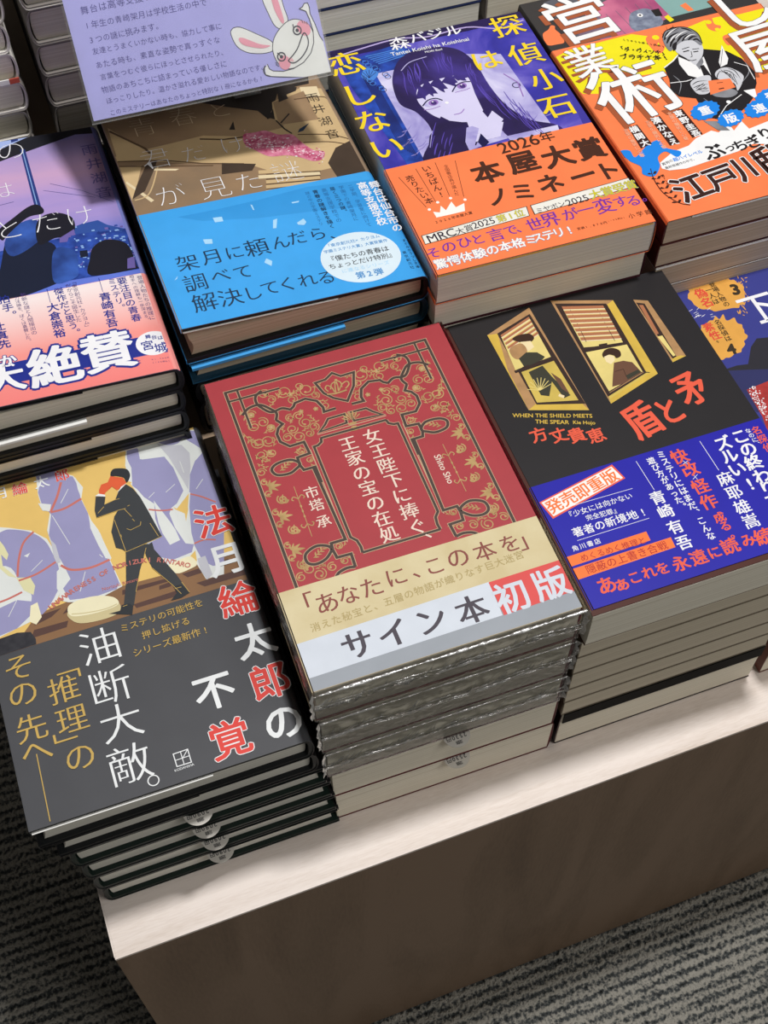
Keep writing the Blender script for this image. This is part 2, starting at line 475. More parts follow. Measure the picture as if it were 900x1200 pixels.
def woodmat(name, c1, c2, c3, stretch, rough, scale=6.0, dist=1.2):
    m = bpy.data.materials.new(name); m.use_nodes = True
    nt = m.node_tree; b = nt.nodes['Principled BSDF']; b.inputs['Roughness'].default_value = rough
    b.inputs['Specular IOR Level'].default_value = 0.3
    tc = node(nt, 'ShaderNodeTexCoord'); mp = node(nt, 'ShaderNodeMapping'); mp.inputs['Scale'].default_value = stretch
    n1 = node(nt, 'ShaderNodeTexNoise', Scale=scale, Detail=6.0, Distortion=dist)
    mp2 = node(nt, 'ShaderNodeMapping'); mp2.inputs['Scale'].default_value = tuple(v * 6 for v in stretch)
    n2 = node(nt, 'ShaderNodeTexNoise', Scale=scale * 4, Detail=3.0)
    ma = node(nt, 'ShaderNodeMath', operation='MULTIPLY_ADD'); ma.inputs[1].default_value = 0.45
    cr = node(nt, 'ShaderNodeValToRGB'); el = cr.color_ramp.elements
    el.new(0.5)
    for e, (p, c) in zip(el, ((0.42, c3), (0.62, c2), (0.82, c1))): e.position = p; e.color = (*rgb(c), 1)
    nt.links.new(tc.outputs['Object'], mp.inputs['Vector']); nt.links.new(mp.outputs['Vector'], n1.inputs['Vector'])
    nt.links.new(tc.outputs['Object'], mp2.inputs['Vector']); nt.links.new(mp2.outputs['Vector'], n2.inputs['Vector'])
    nt.links.new(n2.outputs['Fac'], ma.inputs[0]); nt.links.new(n1.outputs['Fac'], ma.inputs[2])
    nt.links.new(ma.outputs[0], cr.inputs['Fac']); nt.links.new(cr.outputs['Color'], b.inputs['Base Color'])
    bp = node(nt, 'ShaderNodeBump', Strength=0.12, Distance=0.0005)
    nt.links.new(ma.outputs[0], bp.inputs['Height']); nt.links.new(bp.outputs['Normal'], b.inputs['Normal'])
    MATS[name] = m
woodmat('table_wood', '#ebe0d8', '#e0d3c9', '#cdbeb0', (1.2, 10, 10), 0.45, 5.0)
woodmat('panel_wood', '#846d59', '#7a6450', '#6c5745', (6, 6, 0.9), 0.5, 4.0, 1.2)

def carpetmat():  # ribbed loop pile
    m = bpy.data.materials.new('carpet'); m.use_nodes = True
    nt = m.node_tree; b = nt.nodes['Principled BSDF']; b.inputs['Roughness'].default_value = 0.95
    b.inputs['Specular IOR Level'].default_value = 0.05
    tc = node(nt, 'ShaderNodeTexCoord')
    wv = node(nt, 'ShaderNodeTexWave', Scale=37.0, Distortion=1.6, Detail=2.0); wv.bands_direction = 'Y'
    wv.inputs['Detail Scale'].default_value = 8.0
    n1 = node(nt, 'ShaderNodeTexNoise', Scale=330.0, Detail=2.0)
    mp = node(nt, 'ShaderNodeMapping'); mp.inputs['Scale'].default_value = (1, 5, 1)
    n2 = node(nt, 'ShaderNodeTexNoise', Scale=26.0, Detail=4.0)
    nt.links.new(tc.outputs['Object'], wv.inputs['Vector']); nt.links.new(tc.outputs['Object'], n1.inputs['Vector'])
    nt.links.new(tc.outputs['Object'], mp.inputs['Vector']); nt.links.new(mp.outputs['Vector'], n2.inputs['Vector'])
    a1 = node(nt, 'ShaderNodeMath', operation='MULTIPLY_ADD'); a1.inputs[1].default_value = 0.26
    a2 = node(nt, 'ShaderNodeMath', operation='MULTIPLY_ADD'); a2.inputs[1].default_value = 0.5
    nt.links.new(wv.outputs['Fac'], a1.inputs[0]); nt.links.new(n1.outputs['Fac'], a1.inputs[2])
    nt.links.new(n2.outputs['Fac'], a2.inputs[0]); nt.links.new(a1.outputs[0], a2.inputs[2])
    cr = node(nt, 'ShaderNodeValToRGB'); el = cr.color_ramp.elements; el.new(0.5)
    for e, (p, c) in zip(el, ((0.52, '#1e201f'), (0.76, '#4b4e4e'), (0.98, '#9a978e'))): e.position = p; e.color = (*rgb(c), 1)
    nt.links.new(a2.outputs[0], cr.inputs['Fac']); nt.links.new(cr.outputs['Color'], b.inputs['Base Color'])
    bp = node(nt, 'ShaderNodeBump', Strength=0.9, Distance=0.004)
    nt.links.new(a1.outputs[0], bp.inputs['Height']); nt.links.new(bp.outputs['Normal'], b.inputs['Normal'])
    MATS['carpet'] = m
carpetmat()

# ------------------------------------------------------------------ the room and the display table
FZ = -383.5
o = MB(); o.box(-2500, 3500, 0, 40, 0, 2700, 'cover_white'); o = o.build('wall_back', loc=(0, 3460, -383.5)); o['kind'] = 'structure'
fl = MB(); fl.box(-2500, 3500, -2500, 3500, -30, 0, 'carpet')
o = fl.build('floor', loc=(0, 0, FZ)); o['kind'] = 'structure'

tb = thing('display_table', 'low beige wooden display table with a brown grained front panel, carrying all the book stacks', 'table', (0, 0, FZ))
TH = -FZ
m = MB(); m.box(0.8, 1050, 0.8, 850, TH - 20, TH, 'table_wood'); m.build('tabletop', tb)
m = MB(); m.box(0, 1050, 0, 18, 0, TH - .6, 'panel_wood'); m.build('front_panel', tb)
m = MB(); m.box(0, 18, 18.2, 850, 0, TH - .6, 'panel_wood'); m.build('side_panel', tb)
m = MB(); m.box(0.05, 1050, -0.25, 0.85, TH - 2.2, TH - .02, 'table_wood'); m.box(-0.25, .75, 0.9, 850, TH - 2.2, TH - .02, 'table_wood'); m.build('edge_strip', tb)

rs = MB(); rs.box(0, 528, 222, 405, 0, 111.6, 'riser_wood')
o = rs.build('display_riser', loc=(2, 0, 0)); tag(o, 'wooden riser block under the second row of book stacks', 'riser')

# ------------------------------------------------------------------ stacks, front row
R = math.radians
# charcoal hardcovers, front left
YT = 121.3 / 6
YG = 'black-jacketed hardcovers in the front left stack'
zz = 0.0
ylab = ['bottom', 'fifth from the top', 'fourth from the top', 'third from the top', 'second from the top']
proto = None
for i, (xr, w, sp) in enumerate(((132.6, 127.5, 'L'), (131.4, 128, 'L'), (129.8, 128.5, 'L'), (128.0, 129, 'L'), (125.4, 129.5, 'R'))):
    lab = 'black-jacketed hardcover, %s book of the overhanging front left stack' % ylab[i]
    if i in (0, 4):
        b = Book('hardcover_book', lab, xr - w / 2 - .4, 127.2, zz, -0.3, 129.2, 195, YT, True, sp, 0, 'book', YG,
                 'jacket_black', 'board_green' if sp == 'L' else 'board_dark', 'pages_white',
                 flap=('jacket_black', 70, .4))
        proto = b.root
    else:
        dup(proto, (xr - w / 2 - .4, 127.2, zz), None, lab)
    zz += YT
yellow = Book('hardcover_book', 'charcoal hardcover with yellow chess-piece art and a walking man, top of the front left stack', 56.74, 126.73, zz, -0.3,
              133, 195.9, YT, True, 'R', R(1.08), 'book', YG, 'yel_charcoal', 'board_dark', 'pages_white', flap=('paper_white', 84, .35, .7), art=True, back='jacket_black')

# red softcovers in shrink wrap, front middle
RG = 'red softcovers in the front middle stack'
zz = 0.0
def wrapmesh(w, h, t, seed, amp=0.8):
    """crinkled clear film: a closed sleeve with folds on the front and gathered corners"""
    rnd = random.Random(seed)
    from mathutils import noise
    mb = MB(); e = 0.5
    nx, nz = 150, 26
    x0, x1 = -w / 2 - e, w / 2 + e
    vs_ = []; fs = []
    for j in range(nz + 1):
        for i in range(nx + 1):
            u = i / nx; v = j / nz; x = x0 + (x1 - x0) * u; z = t * v
            edge = min(1, 6 * v, 6 * (1 - v))
            line = .60 + .05 * noise.noise(Vector((x * .03, seed, 0))) + .03 * noise.noise(Vector((x * .2, seed, 5)))
            ridge = math.exp(-((v - line) / .055) ** 2) * (1.1 + .9 * noise.noise(Vector((x * .09, seed * 2.0, 1))))
            fold = abs(noise.noise(Vector((x * .16 + z * .30, z * .22 - x * .05, seed * 3.1)))) + .5 * abs(noise.noise(Vector((x * .5 + z * .5, z * .4, seed))))
            near = math.exp(-((v - line - .05) / .16) ** 2)
            vs_.append((x, -h / 2 - e - max(0, (ridge * 1.5 + fold * 1.8 * (near + .12)) * amp * edge), z))
    for j in range(nz):
        for i in range(nx):
            a = j * (nx + 1) + i; fs.append((a, a + 1, a + nx + 2, a + nx + 1))
    mb.add(vs_, fs, 'film')
    for sx in (-1, 1):                                # crinkled side walls
        vs_ = []; fs = []
        for j in range(nz + 1):
            for i in range(41):
                v = j / nz; y = -h / 2 - e + (h + 2 * e) * i / 40
                q = noise.noise(Vector((y * .2, t * v * .4, seed + sx)))
                vs_.append((sx * (w / 2 + e + max(0, q) * .9 * math.sin(math.pi * v) * (1 if i else 0)), y, t * v))
        for j in range(nz):
            for i in range(40):
                a = j * 41 + i; f = (a, a + 1, a + 42, a + 41); fs.append(f if sx > 0 else f[::-1])
        mb.add(vs_, fs, 'film')
    mb.add([(x0, h / 2 + e, 0), (x1, h / 2 + e, 0), (x1, h / 2 + e, t), (x0, h / 2 + e, t)], [(3, 2, 1, 0)], 'film')
    # welded seams: thin rolled lines of film that catch the lamps
    def roll(v0, rr_, wob, m):
        vs_ = []; fs = []; n = 130; k = 8
        for i in range(n + 1):
            x = x0 + (x1 - x0) * i / n
            q = noise.noise(Vector((x * .05, seed * 1.7, v0))); q2 = noise.noise(Vector((x * .45, seed, v0 * 3)))
            zc = t * v0 + wob * q + .35 * q2; r = max(.06, rr_ * (.55 + .9 * noise.noise(Vector((x * .13, v0 * 9, seed))) + .5 * q2))
            for a in range(k):
                vs_.append((x, -h / 2 - e - .9 * amp - r * math.cos(2 * math.pi * a / k) * .9, zc + r * math.sin(2 * math.pi * a / k)))
        for i in range(n):
            for a in range(k): fs.append((i * k + a, i * k + (a + 1) % k, (i + 1) * k + (a + 1) % k, (i + 1) * k + a))
        mb.add(vs_, fs, m)
    for v0, rr_, wob in ((.50, .95, 3.0), (.58, .6, 3.4), (.45, .4, 3.0), (.965, .95, .3)): roll(v0, rr_ * min(1.2, amp), wob, 'film_seam')
    # small pleats fanning off the seam
    for i in range(46):
        x = x0 + (x1 - x0) * rnd.random(); z = t * (.5 + .1 * rnd.random()); L = rnd.uniform(2.5, 7); sl_ = rnd.uniform(.5, 2.2); r = rnd.uniform(.12, .32)
        p0 = Vector((x, -h / 2 - e - 1.0 * amp, z)); p1 = p0 + Vector((L * sl_ * .6, .8 * amp, L)); p1.z = min(p1.z, t - .4)
        vs_ = []
        for p_, s_ in ((p0, .4), ((p0 + p1) / 2 + Vector((0, -.4, 0)), 1), (p1, .2)):
            for a in range(5): vs_.append((p_.x + r * s_ * math.cos(a * 1.2566), p_.y + r * s_ * math.sin(a * 1.2566), p_.z))
        mb.add(vs_, [(b * 5 + a, b * 5 + (a + 1) % 5, b * 5 + 5 + (a + 1) % 5, b * 5 + 5 + a) for b in (0, 1) for a in range(5)], 'film_seam')
    # gathered ears at the front corners
    for sx in (-1, 1):
        vs_ = []; fs = []; n = 12
        for i in range(n + 1):
            a = i / n; z = t * (.15 + .8 * a)
            for k in range(4):
                r = k * 1.1 * (0.5 + .5 * abs(math.sin(9 * a + seed)))
                vs_.append((sx * (w / 2 + e + r * .75), -h / 2 - e - r * .55 + .5 * math.sin(20 * a + k), z))
        for i in range(n):
            for k in range(3):
                p = i * 4 + k; fs.append((p, p + 1, p + 5, p + 4))
        mb.add(vs_, fs, 'film_cloudy')
    return mb
def filmmat(name, haze, bump=0.55, base=0.035, rough=0.12):
    m = bpy.data.materials.new(name); m.use_nodes = True
    nt = m.node_tree; nt.nodes.remove(nt.nodes['Principled BSDF']); out = nt.nodes['Material Output']
    tr = node(nt, 'ShaderNodeBsdfTransparent'); tr.inputs['Color'].default_value = (.97, .97, .965, 1)
    gl = node(nt, 'ShaderNodeBsdfGlossy', Roughness=rough); df = node(nt, 'ShaderNodeBsdfDiffuse'); df.inputs['Color'].default_value = (.8, .8, .78, 1)
    lw = node(nt, 'ShaderNodeLayerWeight', Blend=0.25)
    tc = node(nt, 'ShaderNodeTexCoord'); mp = node(nt, 'ShaderNodeMapping'); mp.inputs['Scale'].default_value = (1, 1, 1.6); mp.inputs['Rotation'].default_value = (0, .6, 0)
    nz = node(nt, 'ShaderNodeTexNoise', Scale=150.0, Detail=3.0, Distortion=1.5)
    bp = node(nt, 'ShaderNodeBump', Strength=bump, Distance=0.0012)
    nt.links.new(tc.outputs['Object'], mp.inputs['Vector']); nt.links.new(mp.outputs['Vector'], nz.inputs['Vector'])
    nt.links.new(nz.outputs['Fac'], bp.inputs['Height'])
    nt.links.new(bp.outputs['Normal'], gl.inputs['Normal']); nt.links.new(bp.outputs['Normal'], lw.inputs['Normal'])
    ad = node(nt, 'ShaderNodeMath', operation='ADD'); ad.inputs[1].default_value = base; nt.links.new(lw.outputs['Fresnel'], ad.inputs[0])
    m1 = node(nt, 'ShaderNodeMixShader'); m2 = node(nt, 'ShaderNodeMixShader'); m2.inputs[0].default_value = haze
    nt.links.new(ad.outputs[0], m1.inputs[0]); nt.links.new(tr.outputs[0], m1.inputs[1]); nt.links.new(gl.outputs[0], m1.inputs[2])
    nt.links.new(m1.outputs[0], m2.inputs[1]); nt.links.new(df.outputs[0], m2.inputs[2]); nt.links.new(m2.outputs[0], out.inputs['Surface'])
    MATS[name] = m
filmmat('film', 0.02); filmmat('film_cloudy', 0.3); filmmat('film_seam', 0.22, 0.3, 0.50, 0.25); filmmat('sleeve', 0.02, 0.0, 0.0); filmmat('sleeve_edge', 0.12, 0.0)
red_rows = ((33.2, 196.8, 126.5, 'L', 0), (29.4, 195.5, 126.5, 'L', 0), (32.0, 194.0, 127.5, 'L', 1), (38.0, 193.2, 129, 'L', 1))
rlab = ['bottom', 'fourth from the top', 'third from the top', 'second from the top']
for i, (t, x, w, sp, wr) in enumerate(red_rows):
    b = Book('softcover_book', '%sred softcover, %s book of the front middle stack' % ('film-wrapped ' if wr else 'unwrapped dark-', rlab[i]), x, 122.6, zz, -.9, w, 185, t - .1, False, 'R', 0, 'book', RG,
             'cover_deep_red' if i < 3 else 'cover_red', 'cover_red', 'pages_cream' if i < 2 else 'pages_grey')
    if wr: wrapmesh(w, 185, t - .5, i + 2).build('shrink_wrap', b.root, smooth=True)
    zz += t
RT = 163.0 - zz
red = Book('softcover_book', 'red softcover with black and gold ornament under clear film, top of the front middle stack', 192.56, 122.95, zz, -.92,
           130.85, 185, RT, False, 'R', 0, 'book', RG, 'red_cover', 'cover_red', 'pages_grey', band=('red_band', 53.2), art=True)
wrapmesh(131.4, 185.6, RT - .4, 9, 1.2).build('shrink_wrap', red.root, smooth=True)

# black softcovers, front right
BG = 'softcovers in the front right-hand stack'
zz = 0.0
brow = ((38.6, 325.4, 126, 'jacket_black', 'pages_cream', 11), (15.4, 325.2, 127, 'cover_dun', 'pages_dun', 0), (15.8, 324.8, 127, 'cover_dun', 'pages_dun', 0),
        (18, 325.2, 127, 'cover_dun', 'pages_dun', 0), (18, 325, 127, 'cover_dun', 'pages_dun', 0), (19.7, 325.4, 127.4, 'cover_dun', 'pages_dun', 0))
blab = ['black-jacketed softcover, bottom', 'brown-edged softcover, sixth from the top', 'brown-edged softcover, fifth from the top', 'brown-edged softcover, fourth from the top',
        'brown-edged softcover, third from the top', 'brown-edged softcover, second from the top']
for i, (t, x, w, jm, pm, lip) in enumerate(brow):
    Book('softcover_book', blab[i] + ' book of the stack under the black window-art book', x, 122.3, zz, -.5, w, 186, t - .1, False, 'L', 0, 'book', BG, jm, 'cover_rust' if i == 0 else 'cover_dun', pm, bt=None if i == 0 else .25, lip=lip or None, flap=('paper_white', 40, .8, 1.6) if i == 5 else None)
    zz += t
black = Book('softcover_book', 'black softcover with lit window art and a blue band, top of the front right-hand stack', 328.68, 122.31, zz, -.51,
             130.1, 186.2, 155.5 - zz, False, 'R', 0, 'book', BG, 'blk_cover', 'cover_brown', 'pages_grey', band=('blk_band', 73.5), art=True, back='cover_brown', bext=(1.9, 3.4))

# navy book at the right edge
SG = 'books in the stack with the navy splash cover'
zz = 0.0
for i, t in enumerate((46, 43, 22)):
    Book('softcover_book', 'rust-spined softcover, %s book under the navy splash-art book at the right edge' % ('bottom', 'third from the top', 'second from the top')[i], 457.5 + i * 2, 122, zz, 0, 128, 187, t - .1, False, 'L', 0, 'book', SG,
         'cover_rust', 'cover_rust', 'pages_cream'); zz += t
shita = Book('softcover_book', 'navy softcover with orange splashes, at the right edge behind the black book', 466, 123, zz, 0, 128, 188, 132 - zz, False, 'R', 0, 'book', SG,
             'shi_navy', 'cover_navy', 'pages_cream', art=True)

# ------------------------------------------------------------------ second row
LG = 'black-edged hardcovers in the left stack of the second row'
zz = 180.6 - 17.2 * 3.55
lt = 17.2
left_z = [180.6 - lt * (k + 1) for k in range(4)]
for i in range(3, 0, -1):
    lab = 'black-edged hardcover, %s book of the left second-row stack' % ('', 'second from the top', 'third from the top', 'lowest visible')[i]
    if i == 3:
        b = Book('hardcover_book', lab, 53.3, 314.6, left_z[3], -.84, 131.5, 193, lt, True, 'R', 0, 'book', LG, 'jacket_black', 'board_dark', 'pages_cream', flap=('jacket_black', 80, .6)); lproto = b.root
    elif i == 2: dup(lproto, (53.3, 314.8, left_z[i]), None, lab)
    else: Book('hardcover_book', lab, 53.6, 314.8, left_z[i], -.84, 131.5, 193, lt, True, 'R', 0, 'book', LG, 'jacket_black', 'board_dark', 'pages_cream', flap=('paper_white', 80, 1.5, 2.4))
left = Book('hardcover_book', 'hardcover with sunset and silhouettes and a pink band, top of the left second-row stack', 54.2, 314.89, left_z[0], -.84,
            132.6, 194, lt, True, 'R', R(3.8), 'book', LG, 'left_sky', 'board_dark', 'pages_cream', flap=('jacket_black', 82, .5), band=('left_band', 70), art=True, back='jacket_black', bandspine='jacket_black')

UG = 'teal-spined hardcovers in the middle stack of the second row'
bt_ = 17.2
blue_z = [190.0 - bt_ * (k + 1) for k in range(4)]
for i in range(3, 0, -1):
    lab = 'teal and black hardcover, %s book of the blue-banded second-row stack' % ('', 'second from the top', 'third from the top', 'lowest visible')[i]
    Book('hardcover_book', lab, 190.2, 321.6, blue_z[i] if i < 3 else 111.7, .25, 132, 193, bt_ if i < 3 else blue_z[2] - 111.7, True, 'R' if i == 1 else 'L', 0, 'book', UG,
         'jacket_teal' if i == 1 else 'jacket_black', 'board_teal' if i == 1 else 'board_dark', 'pages_tan', flap=('band_cyan', 84, 1.8, 2.2) if i == 1 else None)
blue = Book('hardcover_book', 'hardcover with brown classroom art and a bright blue band, second row beneath the lavender card', 189.6, 321.76, blue_z[0], .25,
            132.8, 194, bt_, True, 'R', R(4.08), 'book', UG, 'blue_brown', 'board_dark', 'pages_tan', flap=('paper_white', 82, .5), band=('blue_band', 85), art=True, back='jacket_black')

OG = 'softcovers under the orange band in the second row'
ot = 21.7
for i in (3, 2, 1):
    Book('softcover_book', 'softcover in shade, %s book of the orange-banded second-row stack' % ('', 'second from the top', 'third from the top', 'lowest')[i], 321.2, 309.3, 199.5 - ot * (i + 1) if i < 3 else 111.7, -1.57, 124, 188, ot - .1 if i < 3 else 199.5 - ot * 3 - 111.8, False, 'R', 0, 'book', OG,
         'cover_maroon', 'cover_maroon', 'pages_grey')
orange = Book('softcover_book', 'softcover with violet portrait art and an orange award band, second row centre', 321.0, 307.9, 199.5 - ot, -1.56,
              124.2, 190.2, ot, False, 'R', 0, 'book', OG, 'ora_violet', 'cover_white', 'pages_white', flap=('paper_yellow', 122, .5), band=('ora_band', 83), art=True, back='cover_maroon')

MG = 'books in the right-hand second-row stack'
mt = 17.8
for i in (4, 3, 2, 1):
    Book('softcover_book', 'tan-edged softcover, %s book under the comic-art cover' % ('', 'second from the top', 'third from the top', 'fourth from the top', 'bottom')[i], 459.5 + (0, -1.2, .5, 1, 1)[i], 312.6, 194.5 - mt * (i + 1) if i < 4 else 111.7, -.5, 140, 199.5, mt - .1 if i < 4 else 194.5 - mt * 4 - 111.8, False, 'R' if i != 1 else 'L', 0, 'book', MG,
         ('', 'cover_brown', 'cover_white', 'cover_grey', 'cover_grey')[i], ('', 'cover_maroon', 'cover_brown', 'cover_grey', 'cover_grey')[i], 'pages_tan', flap=('paper_white', 122, .7) if i in (1, 2) else None)
manga = Book('softcover_book', 'yellow and orange comic-art softcover with a suited man, right-hand second row', 459.6, 312.8, 194.5 - mt, -.5,
             141.5, 201, mt, False, 'L', 0, 'book', MG, 'man_grey', 'cover_brown', 'pages_tan', flap=('paper_white', 126, .7), band=('man_band', 152.5), art=True, back='cover_brown', bandspine='cover_maroon')  # maroon band spine: shade of the gap beside it put into the colour

# ------------------------------------------------------------------ third row (only the lower fronts show)
def backstack(x0, x1, zs, kind, jackets, pages, spine, what, grp, boards='cover_grey', y0=424):
    for k in range(len(zs) - 1):
        t = zs[k] - zs[k + 1]
        Book('softcover_book' if kind == 'soft' else 'hardcover_book', '%s, %s in the %s' % (jackets[k][1], ('topmost', 'second', 'third', 'fourth', 'fifth', 'sixth', 'seventh')[k], what),
             (x0 + x1) / 2 + jackets[k][2], y0 + 95, zs[k + 1], -.3, x1 - x0, 188, t - .1, kind != 'soft', spine, 0, 'book', grp, jackets[k][0], boards, pages, bt=1.1 if kind != 'soft' else None)
mat('check_red', '#c4543f', 0.45)
backstack(-40, 87, (268, 248, 229.5, 210.5, 191, 172, 154.6), 'hard', (('cover_grey', 'film-wrapped grey hardcover', 2), ('cover_white', 'pale-spined hardcover', .5), ('cover_white', 'white hardcover with red check edge', 1), ('cover_grey', 'white-spined hardcover', 2), ('cover_grey', 'grey hardcover', 0), ('cover_grey', 'shaded hardcover', 0)),
          'pages_grey', 'R', 'back left corner stack', 'books in the back left corner stack', 'cover_white')
backstack(98.5, 232, (275, 252, 229.5, 209, 188, 154.6), 'hard', (('cover_white', 'cream-jacketed hardcover', -1), ('cover_grey', 'pale grey hardcover', 0), ('cover_grey', 'taupe hardcover', .5), ('cover_grey', 'shaded grey hardcover', 1), ('cover_grey', 'lowest grey hardcover', 1.5)),
          'pages_grey', 'L', 'back row stack left of the lavender card', 'books in the back stack behind the card', 'cover_grey')
backstack(241, 370, (249, 230.8, 212.7, 194.9, 177, 154.6), 'soft', tuple(('cover_navy', 'navy-edged softcover', d) for d in (0, .5, 0, -.4, .2)), 'pages_pale', 'L', 'back row stack right of the lavender card', 'navy-edged books in the back row', 'cover_navy')
backstack(374, 502, (249, 225, 201, 178, 154.6), 'soft', tuple(('cover_grey', 'brown-edged softcover', d) for d in (0, .5, 0, .3)), 'pages_grey', 'L', 'back row stack behind the comic-art book', 'brown-edged books in the back row', 'cover_grey')
rs = MB(); rs.box(-36, 500, 428, 610, 0, 154.5, 'riser_wood')
o = rs.build('display_riser'); tag(o, 'tall wooden riser block under the back row of book stacks', 'riser')

# red and white checked edge of one jacket in the back left corner stack
ck = next(o for o in COL.objects if o.get('label', '').startswith('white hardcover with red check'))
m = MB()
for i in range(22): m.box(-63 + i * 5.7, -63 + i * 5.7 + 5.7, -94.9, -94.2, .3, 3.4, 'check_red' if i % 2 else 'paper_white')
m.build('checked_edge', ck)

# ------------------------------------------------------------------ sales slips sticking out of the books
def slip(x, z, lab, price, grp, r=7.4):
    mb = MB(); q = [(-r, 30, 0)]
    pts = [(-r, 32)] + [(-r * math.cos(a), -r * .98 * math.sin(a)) for a in [math.pi * i / 16 for i in range(17)]] + [(r, 32)]
    n = len(pts)
    mb.add([(a, b, 0) for a, b in pts] + [(a, b, .25) for a, b in pts],
           [tuple(range(n - 1, -1, -1)), tuple(range(n, 2 * n))] + [(i, (i + 1) % n, n + (i + 1) % n, n + i) for i in range(n)], 'slip_paper')
    o_ = MB()
    def put(u, v, h): return (u, v, .26 + h)
    a = Art(mb, Matrix.Identity(4), None, (-20, 20, -20, 20), put)
    def line(st, y, em):
        for k, ch in enumerate(st):
            a._g('slip_ink', ch, (len(st) - 1) / 2 * em * .66 - k * em * .66 - (.14 * em if ch == '円' else 0), y, em * (.86 if ch == '円' else 1), 0.02, math.pi, 1, 1, 0, None if ch == '円' else 0.34)
    line(price, -1.6, 3.2); line('定価', -4.6, 2.2)
    o = mb.build('sales_slip', loc=(x, 30.6, z)); tag(o, lab, 'sales slip', grp)
for k, (x, z) in enumerate(((62.2, 3 * YT + 2.72 + .0), (64.1, 2 * YT + 2.72), (66.4, YT + 2.72), (67.1, 2.72))):
    pass
SLG = 'sales slips in the front left stack'
for k, (x, z, w) in enumerate(((62.2, 73.6, 'topmost'), (64.1, 58.0, 'second from the top'), (66.4, 39.2, 'third from the top'), (67.1, 18.4, 'lowest, whole'))):
    zz = (4 - k) * YT - 2.72 - .08 - .3 + (0.0)
    slip(x, zz, 'paper sales slip reading 2090, %s of four in the front left stack' % w, '2090円', SLG)
slip(199.0, 33.2 + 29.4 - .1 - .98 - .3, 'paper sales slip reading 2530, upper one in the front middle stack', '2530円', 'sales slips in the front middle stack')
slip(200.8, 33.2 - .1 - .98 - .3, 'paper sales slip reading 2530, lower one in the front middle stack', '2530円', 'sales slips in the front middle stack')

# ================================================================== artwork: charcoal and yellow book
mat('y_yellow', '#e6c272', 0.42, 0.2); mat('y_lav', '#9a98c0', 0.42, 0.2, 0.05); mat('y_wrap', '#dfe3e0', 0.45); mat('y_grey', '#c3c4cc', 0.45)
mat('y_pale', '#e0dcae', 0.45); mat('y_cream', '#efe8c4', 0.45); mat('y_cream2', '#cfc294', 0.45); mat('y_floor', '#8b6849', 0.45); mat('y_floor2', '#59403a', 0.45)
mat('y_rope', '#c9746a', 0.45); mat('y_skin', '#e0623c', 0.45); mat('y_suit', '#3c3f42', 0.45); mat('y_dark', '#35353a', 0.45, color2='#2a2a30', scale=300)
mat('y_gold', '#c9a85a', 0.45); mat('y_red', '#e0453c', 0.42); mat('y_hair', '#2f3236', 0.45); mat('y_white', '#eceff0', 0.42)
A = yellow.sheet(yellow.jm)
A.lay = 1
A.V(0, 0, 1).P('y_yellow', [(-80, 400), (330, 400), (330, 667), (300, 676), (250, 691), (90, 738), (0, 764), (-90, 790)])
A.V(0, 490, 3); A.lay = 2
A.P('y_floor', [(60, 790), (130, 690), (250, 640), (430, 590), (600, 545), (690, 500), (960, 440), (960, 540), (750, 604), (420, 705), (130, 795), (0, 836), (-200, 900), (-200, 850)])
A.lay = 3
for q in ([(250, 650), (330, 628), (300, 655), (220, 690)], [(150, 690), (215, 668), (180, 700), (120, 730)], [(430, 605), (600, 560), (590, 575), (430, 622)],
          [(470, 655), (640, 600), (650, 618), (480, 668)], [(640, 548), (800, 495), (830, 505), (660, 560)], [(690, 580), (880, 520), (900, 540), (720, 592)],
          [(120, 745), (240, 712), (235, 735), (110, 775)], [(560, 590), (610, 572), (600, 592), (560, 604)]):
    A.P('y_floor2', q)
# left knight piece
A.lay = 4
A.P('y_wrap', [(-160, 470), (-60, 420), (0, 384), (30, 386), (110, 396), (165, 425), (200, 480), (232, 520), (236, 562), (200, 640), (130, 705), (0, 770), (-160, 800)])
A.lay = 5
A.P('y_lav', [(-160, 500), (-60, 440), (5, 400), (40, 392), (108, 402), (158, 432), (186, 478), (205, 520), (210, 590), (150, 690), (112, 660), (110, 620), (75, 590), (20, 520), (-160, 560)], 1)
A.P('y_lav', [(-160, 690), (0, 668), (60, 640), (115, 645), (112, 690), (60, 740), (0, 766), (-160, 800)])
A.lay = 6
A.P('y_pale', [(58, 562), (106, 560), (124, 590), (118, 622), (84, 606)]); A.P('y_pale', [(-10, 420), (14, 450), (30, 480), (24, 500), (4, 480), (10, 520), (60, 562), (30, 556), (-10, 520)])
A.P('y_wrap', [(84, 485), (106, 474), (97, 490)]); A.P('y_wrap', [(200, 540), (214, 525), (245, 550), (262, 575), (214, 624), (200, 600)])
A.P('y_dark', [(-160, 850), (0, 776), (60, 755), (108, 752), (126, 776), (128, 795), (0, 836), (-160, 890)])
A.P('y_cream', [(108, 660), (132, 648), (147, 700), (128, 726), (104, 716)])
for q in ([(118, 400), (82, 440), (66, 500), (62, 558)], [(66, 572), (130, 548), (196, 506)], [(-60, 668), (20, 640), (78, 612)]):
    A.S('y_rope', 1.1, q, sm=1)
